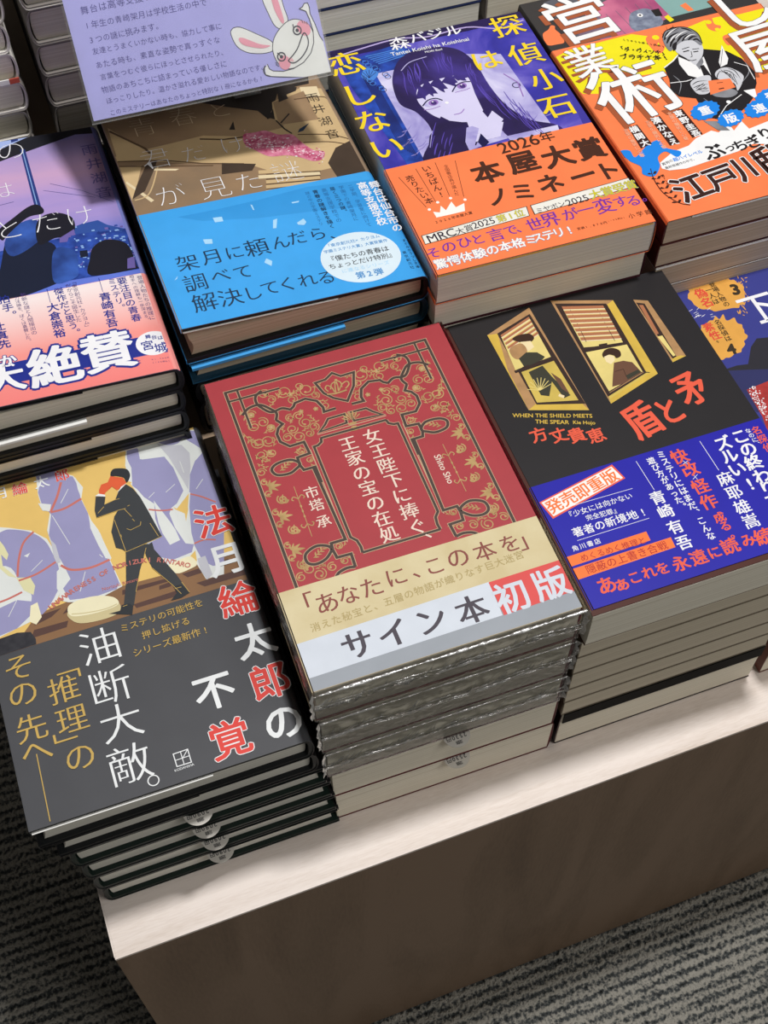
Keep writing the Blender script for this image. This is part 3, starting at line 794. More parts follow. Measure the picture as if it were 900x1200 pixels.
# tall centre piece
A.lay = 7
A.P('y_wrap', [(122, 168), (180, 158), (196, 186), (258, 204), (292, 244), (286, 284), (322, 362), (345, 392), (392, 492), (388, 500), (430, 592), (330, 645), (240, 648), (206, 640), (222, 560), (176, 430), (166, 395), (176, 330), (150, 324), (134, 270)])
A.lay = 8
A.P('y_lav', [(124, 178), (172, 162), (190, 184), (200, 200), (256, 206), (274, 238), (284, 284), (310, 336), (318, 380), (346, 440), (376, 492), (388, 506), (420, 580), (410, 602), (330, 630), (246, 640), (222, 600), (248, 566), (226, 520), (196, 470), (172, 412), (180, 340), (164, 318), (146, 300), (134, 262), (140, 230), (126, 205)])
A.lay = 9
A.P('y_wrap', [(264, 208), (276, 230), (291, 244), (284, 276), (274, 252)]); A.P('y_wrap', [(314, 352), (332, 384), (352, 404), (388, 492), (372, 494), (346, 448), (318, 388)])
A.P('y_grey', [(178, 428), (196, 446), (214, 508), (200, 512), (190, 490)]); A.P('y_wrap', [(134, 300), (180, 304), (176, 328), (150, 326)])
for q in ([(215, 226), (200, 280), (178, 330)], [(178, 332), (228, 318), (286, 284)], [(214, 518), (252, 534), (320, 526), (386, 498)]): A.S('y_rope', 1.3, q, sm=1)
for q in ([(184, 344), (246, 444)], [(350, 480), (362, 490)], [(240, 250), (214, 300)], [(300, 540), (282, 610)], [(230, 540), (216, 600)], [(60, 640), (30, 700)], [(150, 500), (110, 540)]): A.S('y_wrap', .35, q)
A.lay = 10
A.P('y_cream2', [(238, 684), (270, 650), (330, 630), (392, 632), (424, 660), (410, 690), (350, 712), (282, 722), (246, 706)], 1)
A.lay = 11
A.P('y_cream', [(240, 664), (278, 640), (340, 626), (398, 630), (418, 652), (384, 672), (310, 692), (250, 696)], 1)
A.S('y_cream2', .6, [(252, 690), (300, 686), (370, 672), (412, 654)], sm=1)
# broken piece on the right
A.V(90, 510, 5.217); A.lay = 4
A.P('y_wrap', [(297, 70), (345, 55), (455, 45), (470, 0), (900, -60), (900, 850), (790, 880), (735, 790), (700, 760), (560, 800), (470, 750), (430, 680), (400, 400), (345, 320), (297, 250), (290, 130)])
A.lay = 5
A.P('y_yellow', [(590, 440), (612, 450), (690, 350), (684, 440), (668, 528), (640, 500)]); A.P('y_yellow', [(292, 60), (300, 100), (296, 190), (330, 240), (335, 295), (280, 290), (270, 100)])
A.P('y_yellow', [(676, 760), (725, 705), (735, 770), (710, 790)])
A.lay = 6
A.P('y_lav', [(305, 92), (340, 66), (374, 84), (386, 148), (420, 146), (535, 132), (590, 200), (652, 340), (612, 418), (578, 446), (566, 480), (600, 565), (630, 610), (665, 662), (716, 668), (704, 716), (590, 762), (480, 740), (440, 662), (520, 622), (480, 510), (474, 420), (412, 380), (368, 330), (340, 310), (334, 200), (308, 156)])
A.P('y_lav', [(455, -6), (482, 36), (552, 62), (618, 50), (650, 20), (700, 46), (790, 90), (772, -20)], 1)
A.P('y_lav', [(688, 330), (692, 240), (722, 160), (784, 90), (900, 220), (900, 790), (832, 800), (770, 770), (712, 660), (688, 520)])
A.lay = 7
A.P('y_grey', [(488, 50), (545, 66), (640, 60), (690, 110), (696, 200), (682, 334), (640, 260), (560, 130)])
A.P('y_wrap', [(378, 72), (460, 58), (512, 84), (538, 132), (430, 146), (396, 150)]); A.P('y_wrap', [(296, 120), (318, 170), (334, 200), (336, 288), (304, 280)])
A.P('y_wrap', [(470, 400), (542, 492), (578, 540), (604, 580), (632, 642), (570, 672), (524, 600), (500, 540)]); A.P('y_wrap', [(590, 450), (640, 540), (700, 660), (720, 668), (690, 560), (668, 530), (660, 480)])
A.P('y_wrap', [(612, 420), (652, 352), (688, 346), (650, 380), (606, 440)])
A.lay = 8
A.P('y_grey', [(738, 756), (786, 738), (830, 852), (798, 884), (758, 826)]); A.P('y_cream', [(560, 800), (620, 766), (694, 742), (736, 788), (690, 820), (610, 846)], 1)
for q in ([(440, 455), (520, 462), (588, 454)], [(692, 360), (760, 376), (850, 410)], [(718, 664), (780, 640), (850, 640)]): A.S('y_rope', .9, q, sm=1)
for q in ([(545, 350), (600, 300)], [(630, 160), (655, 230)], [(440, 385), (475, 350)], [(730, 330), (770, 270)], [(640, 470), (690, 600)], [(480, 100), (520, 60)]): A.S('y_wrap', .35, q)
A.S('y_wrap', .7, [(690, 350), (684, 440), (700, 640)])
# walking man
A.lay = 12
A.P('y_skin', [(190, 290), (206, 252), (282, 262), (302, 290), (290, 312), (246, 338), (216, 316), (176, 352), (166, 372), (138, 364), (136, 338), (150, 304)])
A.P('y_suit', [(298, 700), (300, 730), (302, 900), (288, 1042), (350, 1042), (362, 960), (386, 830), (412, 740), (440, 664)])
A.P('y_suit', [(410, 690), (460, 655), (474, 700), (600, 842), (690, 962), (642, 972), (588, 920), (460, 810), (424, 740)])
A.lay = 13
A.P('y_white', [(302, 298), (246, 356), (262, 334), (270, 318)]); A.P('y_white', [(112, 374), (134, 360), (172, 366), (176, 378)])
A.P('y_suit', [(302, 302), (342, 326), (388, 380), (440, 470), (522, 620), (400, 674), (302, 716), (280, 700), (240, 690), (212, 592), (230, 500), (252, 462), (122, 508), (110, 462), (116, 378), (176, 378), (170, 426), (236, 396), (256, 346)])
A.P('y_hair', [(206, 246), (212, 222), (234, 206), (302, 208), (326, 240), (320, 272), (304, 292), (286, 262), (240, 252), (216, 254)], 1)
A.P('y_hair', [(276, 1040), (320, 1030), (346, 1046), (340, 1100), (196, 1094), (268, 1074)]); A.P('y_hair', [(590, 925), (640, 914), (692, 964), (640, 996), (576, 1014), (612, 966)])
A.lay = 15
for q in ([(170, 426), (236, 396), (262, 390)], [(122, 508), (252, 462), (300, 450)], [(230, 520), (260, 600), (302, 716)], [(302, 716), (400, 674), (522, 620)], [(306, 574), (330, 582), (390, 552), (392, 530)],
          [(340, 514), (354, 528)], [(290, 452), (336, 500)], [(448, 540), (500, 620)], [(410, 750), (424, 690)], [(388, 830), (362, 960)], [(460, 812), (588, 920), (640, 972)], [(642, 900), (690, 962)], [(310, 436), (324, 430)],
          [(130, 480), (166, 440)], [(282, 1050), (310, 1040)], [(600, 940), (640, 930)], [(270, 610), (274, 626)]):
    A.S('y_gold', .28, q)
# lettering
A.V(0, 0, 1); A.lay = 17
for ch, c, mm, ol in (('法', (250, 611), 'y_red', 'y_white'), ('月', (266, 655), 'y_white', None), ('綸', (279, 702), 'y_red', 'y_white'), ('太', (298.5, 750), 'y_white', None), ('郎', (316, 798), 'y_red', 'y_white'), ('の', (332, 846), 'y_white', None), ('不', (251, 810), 'y_white', None), ('覚', (269.5, 865.5), 'y_red', 'y_white')):
    A.G(mm, ch, c, 20.0, .02, lay=18, out=ol, ow=.022)
for ch, c in (('油', (117, 757)), ('断', (129, 804)), ('大', (142, 846)), ('敵', (152, 895))): A.G('y_white', ch, c, 21, -.012, dx=.008)
A.E('y_white', (180, 915), 2.5, 2.5, ring=.55)
for ch, c in (('﹁', (74, 783)), ('推', (75, 808)), ('理', (84.5, 843)), ('﹂', (84, 872)), ('の', (94, 887))): A.G('y_gold', ch, c, 15.5, -.008, dx=.008)
for ch, c in (('そ', (22, 782)), ('の', (27, 813)), ('先', (37, 853)), ('へ', (43, 880))): A.G('y_gold', ch, c, 15.5, -.008, dx=.008)
A.S('y_gold', .45, [(43, 884), (59, 963)])
A.V(0, 490, 3)
A.T('y_gold', 'ミステリの可能性を', (438, 738), (698, 652), 1.0, .004); A.T('y_gold', '押し拡げる', (515, 762), (652, 716), .95, .004); A.T('y_gold', 'シリーズ最新作!', (484, 824), (722, 746), 1.0, .004)
A.V(0, 690, 2.25)
A.S('y_white', .5, [(457, 437), (495, 424), (505, 458), (467, 470)], True); A.S('y_white', .4, [(476, 431), (486, 464)]); A.S('y_white', .4, [(462, 454), (500, 441)]); A.S('y_white', .4, [(495, 424), (482, 448)])
A.L('y_white', 'KODANSHA', (461, 481), (512, 463), .01)
A.V(0, 490, 6)
for ch, c, mm, ol in (('法', (-120, 560), 'y_red', 'y_white'), ('月', (5, 530), 'y_white', None), ('綸', (140, 498), 'y_red', 'y_white'), ('太', (292, 452), 'y_white', None), ('郎', (436, 405), 'y_red', 'y_white')): A.G(mm, ch, c, 8.2, 0, dx=.014, out=ol, ow=.014)
A.V(0, 490, 3)
A.TP('y_rope', 'UNAWARENESS OF NORIZUKI RINTARO', [(182, 663), (250, 612), (330, 566), (400, 528), (480, 506), (560, 500), (660, 518)], 3.9, .02)
A.L('y_rope', 'Norizuki Rintaro', (360, 603), (486, 567))

# ================================================================== artwork: red ornamented book
mat('r_dark', '#4c403a', 0.45); mat('r_gold', '#bf9f6c', 0.4, 0.25, color2='#a88a5c', scale=200); mat('r_cream', '#c9a888', 0.45); mat('r_letter', '#ecd6c6', 0.45)
mat('r_brown', '#8a4a42', 0.45); mat('r_small', '#b3a06c', 0.45); mat('r_silver', '#9aa0a8', 0.35, 0.4); mat('r_paper', '#d3dae4', 0.42); mat('r_ink', '#48424c', 0.45); mat('r_stamp', '#dc5350', 0.42)
A = red.sheet(red.jm)
A.V(230, 380, 3.913)
ax = A.pt((640, 290))[0]
A.mir = ax
def OR(pts, closed=False, sm=0, raw=False, w=1.0):
    A.S('r_cream', w * 1.45 + .62, pts, closed, sm, 3, raw); A.S('r_dark', w * 1.45, pts, closed, sm, 5, raw)
U = lambda *p: A.uv(p)
# outer frame
c0 = A.pt((133, 316)); 
A.mir = None
fr = [c0, (2 * ax - c0[0], c0[1]), (2 * ax - c0[0], c0[1] - 150), (c0[0], c0[1] - 150)]
OR([(c0[0], -60), c0, (2 * ax - c0[0], c0[1]), (2 * ax - c0[0], -60)], raw=True, w=1.0)
A.mir = ax
sqx = c0[0] + 6.2; sqy = c0[1] - 6.2
OR([(c0[0], sqy), (sqx + 21, sqy)], raw=True, w=.8); OR([(sqx, c0[1]), (sqx, sqy - 20)], raw=True, w=.8)
# strapwork
OR([(298, 306), (272, 332), (276, 362), (300, 384), (345, 404), (392, 386), (432, 392)], sm=1)
OR([(212, 418), (240, 386), (290, 370), (338, 388), (368, 408), (366, 440)], sm=1)
OR([(432, 392), (446, 378), (452, 362), (500, 342), (552, 352), (582, 382), (586, 402), (640, 386)])
OR([(366, 440), (396, 458), (376, 478), (370, 505), (386, 540), (430, 560), (494, 540), (520, 592), (464, 612), (476, 648)])
OR([(476, 648), (470, 634), (430, 622), (370, 640), (346, 668), (372, 692), (430, 684), (462, 660), (476, 648)], sm=1)
OR([(476, 648), (494, 668), (546, 654), (575, 725)])
A.V(260, 520, 4.09)
OR([(437, 110), (592, 458), (524, 478), (530, 502)])
OR([(530, 506), (505, 490), (450, 492), (402, 530), (410, 570), (450, 578), (500, 552), (530, 506)], sm=1)
OR([(530, 506), (552, 546), (620, 528), (640, 590)])
OR([(640, 590), (600, 596), (560, 620), (545, 650)], sm=1)
# centre panel
A.V(230, 380, 3.913)
p1 = A.pt((540, 562)); p2 = A.pt((558, 556)); p3 = A.pt((574, 540)); p4 = A.pt((572, 522)); pb = (p1[0] + .2, -31.5)
A.V(280, 560, 2.143); nq = [A.pt(p) for p in ((272, 152), (288, 160), (298, 176), (302, 190))]; A.V(230, 380, 3.913)
pan = [p4, p3, p2, p1, (p1[0], nq[0][1])] + [(p1[0] + (q[0] - nq[0][0]), q[1]) for q in nq[1:]]
OR(pan, raw=True, w=.9); A.S('r_cream', .5, [(p1[0] - 2.3, p1[1] - 1), (p1[0] - 2.3, nq[0][1] - 2)], lay=3, raw=True)
A.mir = None
OR([pan[-1], (2 * ax - pan[-1][0], pan[-1][1])], raw=True, w=.9); OR([p4, (2 * ax - p4[0], p4[1])], raw=True, w=.9)
A.S('r_cream', .5, [(p4[0] - 1, p4[1] + 2.6), (2 * ax - p4[0] + 1, p4[1] + 2.6)], lay=3, raw=True)
# shield and crown
OR([(545, 270), (592, 254), (622, 224), (662, 238), (722, 220), (722, 282), (694, 352), (628, 338), (584, 316)], True, w=.9)
A.V(230, 380, 3.913)
cg = lambda q, w=.7, sm=1: A.S('r_gold', w, q, sm=sm, lay=7)
cg([(600, 322), (640, 318), (690, 302)], 1.0); cg([(606, 310), (592, 296), (600, 282), (622, 292), (634, 312)]); cg([(684, 296), (700, 276), (690, 262), (668, 276), (654, 306)])
cg([(640, 314), (636, 284), (638, 262), (648, 282), (652, 308)]); cg([(616, 300), (620, 276), (636, 264)]); cg([(668, 290), (662, 268), (646, 260)]); A.E('r_gold', (640, 256), .8)
# plaques either side of the fleuron
A.mir = ax
OR([(604, 434), (680, 412), (690, 452), (566, 494), (590, 462)], True, w=.8)
A.mir = None
for k in range(-3, 4):
    a = k * .36; b = A.pt((716, 440))
    A.P('r_gold', [(b[0] + math.sin(a) * 1, b[1]), (b[0] + math.sin(a) * 4.5 - .6, b[1] + math.cos(a) * 4.5), (b[0] + math.sin(a) * 5.6, b[1] + math.cos(a) * 6.4), (b[0] + math.sin(a) * 4.5 + .6, b[1] + math.cos(a) * 4.5)], lay=5, raw=True)
b = A.pt((716, 455)); A.E('r_gold', b, 2.4, .8, raw=True, lay=5); A.E('r_gold', (b[0], b[1] - 2.4), 1.6, .7, raw=True, lay=5); A.E('r_gold', (b[0], b[1] - 4), 2.6, .7, raw=True, lay=5)
A.mir = ax
# gold scrolls and leaves
rg = random.Random(4)
def scroll(c, r, d=1, a0=0.0, turns=1.35, w=.55):
    q = [(c[0] + r * (1 - .62 * t) * math.cos(a0 + d * t * turns * 2 * math.pi), c[1] + r * (1 - .62 * t) * math.sin(a0 + d * t * turns * 2 * math.pi)) for t in [i / 18 for i in range(19)]]
    A.S('r_gold', w, q, raw=True, lay=2); A.E('r_gold', q[-1], w * 1.25, raw=True, lay=2, n=8)
def leaf(c, a, L, w=.34):
    ca, sa = math.cos(a), math.sin(a)
    q = [(c[0] + ca * L * t - sa * L * w * o, c[1] + sa * L * t + ca * L * w * o) for t, o in ((0, 0), (.35, .55), (.7, .42), (1, 0), (.7, -.3), (.35, -.45))]
    A.P('r_gold', q, 1, 2, True)
def spray(c, a, L, n=5):
    for i in range(n):
        t = (i + .5) / n; p = (c[0] + math.cos(a) * L * t, c[1] + math.sin(a) * L * t)
        leaf(p, a + (.8 if i % 2 else -.8), L * .34)
    A.S('r_gold', .4, [c, (c[0] + math.cos(a) * L, c[1] + math.sin(a) * L)], raw=True, lay=2)
def flower(c, r):
    for k in range(5):
        a = k * 1.2566 + .3; A.E('r_gold', (c[0] + math.cos(a) * r * .6, c[1] + math.sin(a) * r * .6), r * .42, raw=True, lay=2, n=8)
    A.E('r_cream', c, r * .3, raw=True, lay=3, n=8)
for (x, y, r, d, a) in ((310, 320, 3.2, 1, 0), (345, 345, 2.6, -1, 2), (400, 310, 4.2, 1, 3), (440, 345, 3.0, -1, 1), (505, 300, 4.4, -1, 0), (470, 285, 2.5, 1, 4), (590, 372, 2.6, 1, 2), (545, 325, 2.4, 1, 5),
                        (250, 415, 2.8, 1, 0), (305, 450, 3.2, -1, 2), (340, 475, 2.6, 1, 4), (265, 470, 3.4, 1, 1), (330, 535, 3.6, -1, 5), (285, 545, 3.8, 1, 2), (300, 600, 3.2, -1, 1), (345, 590, 2.6, 1, 3),
                        (430, 430, 2.6, 1, 1), (470, 420, 2.8, -1, 3), (440, 480, 3.0, -1, 0), (500, 450, 3.4, 1, 2), (540, 470, 2.8, 1, 5), (470, 515, 3.4, 1, 4), (520, 500, 2.4, -1, 1), (420, 520, 2.8, 1, 0), (300, 680, 2.6, 1, 0), (480, 580, 2.4, 1, 3), (520, 620, 2, -1, 1)):
    scroll(A.pt((x, y)), r, d, a)
for (x, y, a, L) in ((330, 385, .6, 5), (375, 340, 1.0, 6), (430, 320, .3, 6), (480, 330, 2.2, 5), (530, 290, .2, 6), (560, 350, -.4, 5), (230, 445, -1.2, 7), (245, 520, -1.1, 8), (270, 600, -1.0, 8), (310, 500, .4, 5), (355, 560, 1.2, 6), (280, 640, -.8, 6),
                     (430, 455, .9, 5), (520, 440, -.5, 5), (400, 500, 1.4, 6), (485, 490, .3, 5), (540, 440, 1.9, 5), (450, 590, .4, 5), (340, 630, 2, 5), (525, 640, -1, 4), (200, 395, -1.3, 9), (215, 500, -1.25, 9)):
    spray(A.pt((x, y)), a, L * .9, 4)
for (x, y, r) in ((318, 318, 1.8), (430, 322, 1.6), (252, 418, 1.9), (345, 472, 1.8), (335, 588, 1.5), (480, 400, 1.4), (548, 388, 1.4)): flower(A.pt((x, y)), r)
spray(A.pt((385, 672)), .55, 7, 7)
A.V(260, 520, 4.09)
spray(A.pt((440, 548)), .55, 7, 7)
for k, (x, y) in enumerate(((235, 205), (290, 350), (348, 510))):
    b = A.pt((x, y))
    for a, L in ((-.1, 6.2), (.5, 5.2), (-.75, 5.2), (1.15, 4.2), (-1.5, 4.4), (1.8, 3.4)): leaf((b[0] - 1, b[1]), a, L, .3)
    scroll((b[0] - 2.2, b[1] + 3.4), 2, 1, 1, 1.1, .6); scroll((b[0] - 2.2, b[1] - 3.6), 2, -1, 5, 1.1, .6)
    e = A.pt((x + 55, y + 62)) if k < 2 else A.pt((x + 40, y + 70)); scroll(e, 2.8, 1, 2, 1.3, .7); scroll((e[0] + 1, e[1] - 1), 1.7, -1, 0, 1, .7); leaf(e, 1.2, 3)
for (x, y, r, d) in ((420, 600, 3, 1), (470, 625, 3.4, -1), (380, 640, 2.6, 1), (530, 590, 2.6, 1), (590, 560, 2.2, 1), (560, 490, 2, -1)): scroll(A.pt((x, y)), r, d, 1)
for (x, y, a) in ((400, 610, 1), (450, 600, .2), (500, 590, 2), (585, 490, 1), (600, 550, .4)): spray(A.pt((x, y)), a, 4, 3)
q0 = A.pt((345, 205)); q1 = A.pt((432, 445))
A.S('r_gold', .35, [q0, q1], raw=True, lay=2)
for t in (.22, .78):
    c = (q0[0] + (q1[0] - q0[0]) * t, q0[1] + (q1[1] - q0[1]) * t); s_ = 1 if t < .5 else -1
    for sx in (-1, 1): A.S('r_gold', .55, [(c[0], c[1] - s_), (c[0] + sx * 2, c[1] + s_ * .8), (c[0] + sx * 3.2, c[1] - s_ * .6), (c[0] + sx * 2.4, c[1] - s_ * 1.4)], sm=1, raw=True, lay=2)
for t in (.4, .5, .6): A.E('r_gold', (q0[0] + (q1[0] - q0[0]) * t, q0[1] + (q1[1] - q0[1]) * t), .5, .9, raw=True, lay=2, n=8)
A.mir = None
A.lay = 8
A.V(0, 0, 1)
def col(m, st, p0, p1, em, **kw): A.T(m, st, p0, p1, em=em, vert=True, **kw)
col('r_letter', '女王陛下に捧ぐ、', (436, 511), (498, 636), 9.6, bold=0.0, dx=.014)
col('r_letter', '王家の宝の在処', (408, 520), (456, 626), 9.6, bold=0.0, dx=.014)
for ch, c in (('市', (365, 577)), ('塔', (371, 592)), ('承', (379, 611))): A.G('r_letter', ch, c, 7.6, 0, dx=.012)
A.V(480, 520, 4.09); A.L('r_letter', 'Shito Sho', (130, 55), (200, 190), .012)
# band
B = red.sheet(red.band, .3)
B.V(0, 0, 1)
B.lay = 1
mat('r_band_mottle', '#d8cba4', 0.42, 0.2, 0.12, 45, '#cdbd92')
hw = red.w / 2; y0 = -red.h / 2
B.P('r_band_mottle', [(-hw, y0), (hw, y0), (hw, y0 + 53.1), (-hw, y0 + 53.1)], raw=True)
B.lay = 2
B.P('r_silver', [(-hw, y0), (hw, y0), (hw, y0 + 26), (-hw, y0 + 25)], raw=True)
B.lay = 3
B.P('r_paper', [(348, 769), (356, 797), (620, 723), (596, 674), (345, 757)] if False else [(345, 756), (357, 797), (589, 721), (573, 682)])
B.V(500, 600, 4.5); B.lay = 4
B.P('r_stamp', [(326, 372), (722, 246), (790, 412), (408, 545)])
B.lay = 5
B.V(0, 0, 1)
B.G('r_paper', '初', (600, 699), 17.2, .022); B.G('r_paper', '版', (645, 684), 17.2, .022)
B.lay = 4
for ch, c in (('サ', (419, 755)), ('イ', (461, 742)), ('ン', (505, 727)), ('本', (553, 714))): B.G('r_ink', ch, c, 15.5, .004, dx=.02, rot=.02)
B.V(320, 640, 3.75); B.lay = 3
B.R('r_brown', (('「', (128, 258), 15), ('あ', (236, 248), 14.5), ('な', (330, 212), 13.5), ('た', (432, 180), 14), ('に', (540, 134), 13.5), ('、', (650, 96), 13), ('こ', (708, 85), 13), ('の', (812, 50), 14.5)), 0, dx=.008)
B.V(500, 600, 4.5)
for ch, c, em in (('本', (305, 205), 11.4), ('を', (437, 165), 10.6), ('」', (536, 142), 11.6)): B.G('r_brown', ch, c, em, 0, dx=.008)
B.V(320, 640, 3.75)
B.T('r_small', '消えた秘宝と、五層の物語が織りなす巨大迷宮', (186, 356), (1080, 40), .95, .008)

# ================================================================== artwork: black window book
mat('b_frame', '#b88f62', 0.42, 0.25, 0.2, 150); mat('b_gold', '#d8b64e', 0.42, 0.25, 0.12, 120); mat('b_glow', '#e6d384', 0.42, 0.2, 0.1, 90); mat('b_glow2', '#d2b95c', 0.42, 0.2, 0.15, 90)
mat('b_sash', '#372722', 0.45); mat('b_blind', '#b0724f', 0.45); mat('b_blind2', '#ead9b8', 0.45); mat('b_coat', '#3a3a2e', 0.45); mat('b_coat2', '#6b4a38', 0.45); mat('b_hair', '#3b2418', 0.45); mat('b_face', '#efdcae', 0.45)
mat('b_coral', '#ec6147', 0.42); mat('b_orange', '#fb7d3c', 0.42); mat('b_red', '#b8382c', 0.42)
A = black.sheet(black.jm)
A.V(560, 320, 3.4615); A.lay = 1
A.P('b_gold', [(38, 252), (80, 244), (250, 530), (206, 556)]); A.P('b_frame', [(38, 252), (208, 140), (222, 168), (80, 246)]); A.P('b_frame', [(80, 246), (92, 250), (238, 532), (206, 556), (120, 390)])
A.P('b_gold', [(206, 556), (236, 530), (420, 522), (452, 556)]); A.P('b_frame', [(208, 140), (452, 556), (424, 530), (212, 170)])
A.lay = 2
A.P('b_sash', [(78, 246), (210, 166), (436, 530), (238, 534)])
A.lay = 3
A.P('b_glow', [(92, 252), (206, 178), (296, 340), (152, 394)]); A.P('b_glow2', [(176, 402), (308, 356), (408, 516), (240, 526)])
A.lay = 4
for k in range(5):
    A.P('b_blind', [(92 + k * 9, 252 + k * 16), (206 + k * 9, 178 + k * 15), (210 + k * 9, 186 + k * 15), (96 + k * 9, 261 + k * 16)]); A.S('b_blind2', .5, [(96 + k * 9, 263 + k * 16), (210 + k * 9, 189 + k * 15)])
A.P('b_hair', [(140, 270), (160, 254), (206, 246), (228, 262), (214, 280), (176, 282)], 1); A.P('b_face', [(172, 280), (214, 276), (228, 300), (206, 318), (178, 304)])
A.P('b_frame', [(130, 306), (176, 286), (200, 318), (170, 350), (140, 340)], 1)
A.P('b_coat', [(166, 348), (196, 322), (240, 322), (272, 340), (262, 352), (190, 384)]); A.P('b_coat', [(206, 402), (262, 376), (300, 420), (376, 496), (350, 508), (300, 440), (290, 500), (256, 496)])
A.P('b_face', [(330, 490), (352, 498), (348, 508), (326, 500)]); A.P('b_coat2', [(296, 404), (336, 430), (372, 490), (340, 470)])
A.lay = 5
for a in range(9):
    t = -0.4 + a * .32; A.S('b_glow', .4, [(252, 476), (252 + 52 * math.cos(t + 3.6), 476 + 52 * math.sin(t + 3.6))])
A.S('b_sash', 1.7, [(150, 402), (302, 348)]); A.P('b_sash', [(180, 382), (206, 372), (210, 382), (184, 392)])
A.lay = 1
A.P('b_frame', [(294, 112), (548, 110), (524, 128), (330, 130)]); A.P('b_gold', [(548, 110), (730, 408), (682, 400), (524, 128)]); A.P('b_glow2', [(730, 408), (682, 404), (522, 500), (540, 530)]); A.P('b_frame', [(294, 112), (330, 130), (530, 500), (540, 530)])
A.P('b_gold', [(730, 408), (540, 530), (536, 510), (700, 402)])
A.lay = 2
A.P('b_sash', [(312, 124), (520, 124), (684, 404), (528, 502)])
A.lay = 3
A.P('b_glow', [(340, 136), (508, 132), (592, 288), (430, 302)]); A.P('b_glow', [(438, 322), (604, 290), (668, 400), (532, 480)])
A.lay = 4
for k in range(8):
    x0, y0, x1, y1 = 340 + k * 10.5, 136 + k * 18, 508 + k * 9.6, 132 + k * 17.4
    A.P('b_blind', [(x0, y0), (x1, y1), (x1 + 6, y1 + 11), (x0 + 6, y0 + 12)]); A.S('b_blind2', .55, [(x0 + 7, y0 + 14), (x1 + 7, y1 + 13)])
A.S('b_hair', .3, [(368, 136), (440, 280)]); A.S('b_hair', .3, [(478, 134), (556, 276)])
A.P('b_hair', [(504, 330), (516, 312), (544, 304), (574, 314), (580, 336), (562, 346), (552, 336), (530, 332), (512, 344)], 1); A.P('b_face', [(512, 340), (530, 332), (552, 338), (556, 354), (540, 370), (520, 360)])
A.P('b_coat2', [(552, 364), (590, 356), (626, 362), (664, 402), (600, 446), (545, 462), (548, 410)])
A.lay = 5
A.P('b_coat', [(600, 416), (648, 392), (660, 402), (608, 432)]); A.S('b_hair', .3, [(556, 400), (590, 390), (602, 420)])
A.S('b_sash', 1.7, [(430, 310), (604, 284)]); A.P('b_sash', [(490, 290), (524, 284), (526, 296), (494, 302)])
A.S('b_frame', .4, [(534, 486), (672, 402)])
A.lay = 1
A.P('b_frame', [(630, 108), (690, 112), (844, 336), (790, 362)]); A.P('b_gold', [(844, 336), (790, 362), (786, 346), (822, 334)])
A.lay = 2
A.P('b_sash', [(642, 120), (676, 124), (806, 338), (790, 348)])
A.lay = 3
A.P('b_blind', [(654, 130), (670, 130), (734, 246), (722, 250)]); A.P('b_glow', [(728, 258), (748, 254), (802, 334), (792, 338)])
A.lay = 6
A.L('b_gold', 'WHEN THE SHIELD MEETS', (140, 578), (464, 580), .018); A.L('b_gold', 'THE SPEAR', (232, 603), (370, 606), .018); A.L('b_gold', 'Kie Hojo', (386, 606), (476, 608), .02)
A.V(600, 500, 5)
for ch, c in (('方', (155, 48)), ('丈', (272, 50)), ('貴', (378, 50)), ('恵', (492, 52))): A.G('b_coral', ch, c, 9.6, .022)
A.V(560, 320, 3.4615)
for ch, c, em in (('盾', (664, 594), 24), ('と', (776, 558), 19), ('矛', (862, 466), 23)): A.G('b_coral', ch, c, em, .02, dx=.012, rot=.18, sx=.78)
# blue band
B = black.sheet(black.band, .3)
B.V(600, 500, 5); B.lay = 1
B.P('b_coral', [(160, 444), (586, 222), (664, 302), (240, 540)]); B.lay = 2; B.P('paper_white', [(172, 446), (582, 234), (650, 300), (244, 526)])
B.lay = 3
B.T('b_orange', '発売即重版', (248, 462), (570, 294), 1.02, .012, dx=.008, rot=.20)
B.lay = 1
B.P('b_orange', [(308, 768), (786, 614), (812, 666), (330, 826)]); B.P('b_orange', [(342, 838), (930, 648), (958, 706), (380, 900)])
B.lay = 2
B.T('b_red', 'めくるめく推理と', (424, 766), (762, 668), .98, .006); B.T('b_red', '隠蔽の上書き合戦', (462, 832), (880, 698), .98, .006)
B.T('white_print', '『少女には向かない', (335, 518), (682, 408), .98, .01); B.T('white_print', '完全犯罪』', (452, 532), (612, 490), .98, .01); B.T('white_print', '著者の新境地!', (386, 616), (766, 500), .98, .014)
B.S('white_print', .25, [(330, 470), (706, 362)]); B.S('white_print', .25, [(382, 668), (804, 536)]); B.T('white_print', '角川書店', (370, 712), (500, 672), .85, .012)
B.V(660, 500, 3.75)
B.S('white_print', .3, [(320, 152), (400, 278)]); B.S('white_print', .3, [(600, 64), (684, 192)])
B.T('white_print', '遊び方があった。', (386, 150), (528, 352), 1.0, .02, vert=True); B.T('white_print', 'ミステリにはまだ、こんな', (430, 122), (648, 480), 1.0, .02, vert=True)
for ch, c in (('青', (415, 312)), ('崎', (450, 372)), ('有', (492, 440)), ('吾', (530, 508))): B.G('white_print', ch, c, 8.2, .014, dx=.008)
for ch, c, em in (('快', (510, 130), 9.2), ('改', (556, 186), 9.2), ('怪', (602, 262), 9.2), ('作', (638, 330), 9.2), ('、', (690, 378), 7), ('成', (686, 398), 6.2), ('る', (712, 436), 6.2), ('。', (752, 466), 6)): B.G('b_coral', ch, c, em, .014, dx=.012)
for a, b in (((526, 150), (548, 166)), ((570, 210), (590, 232))): B.S('white_print', .25, [a, b]); B.S('white_print', .25, [(a[0], b[1]), (b[0], a[1])])
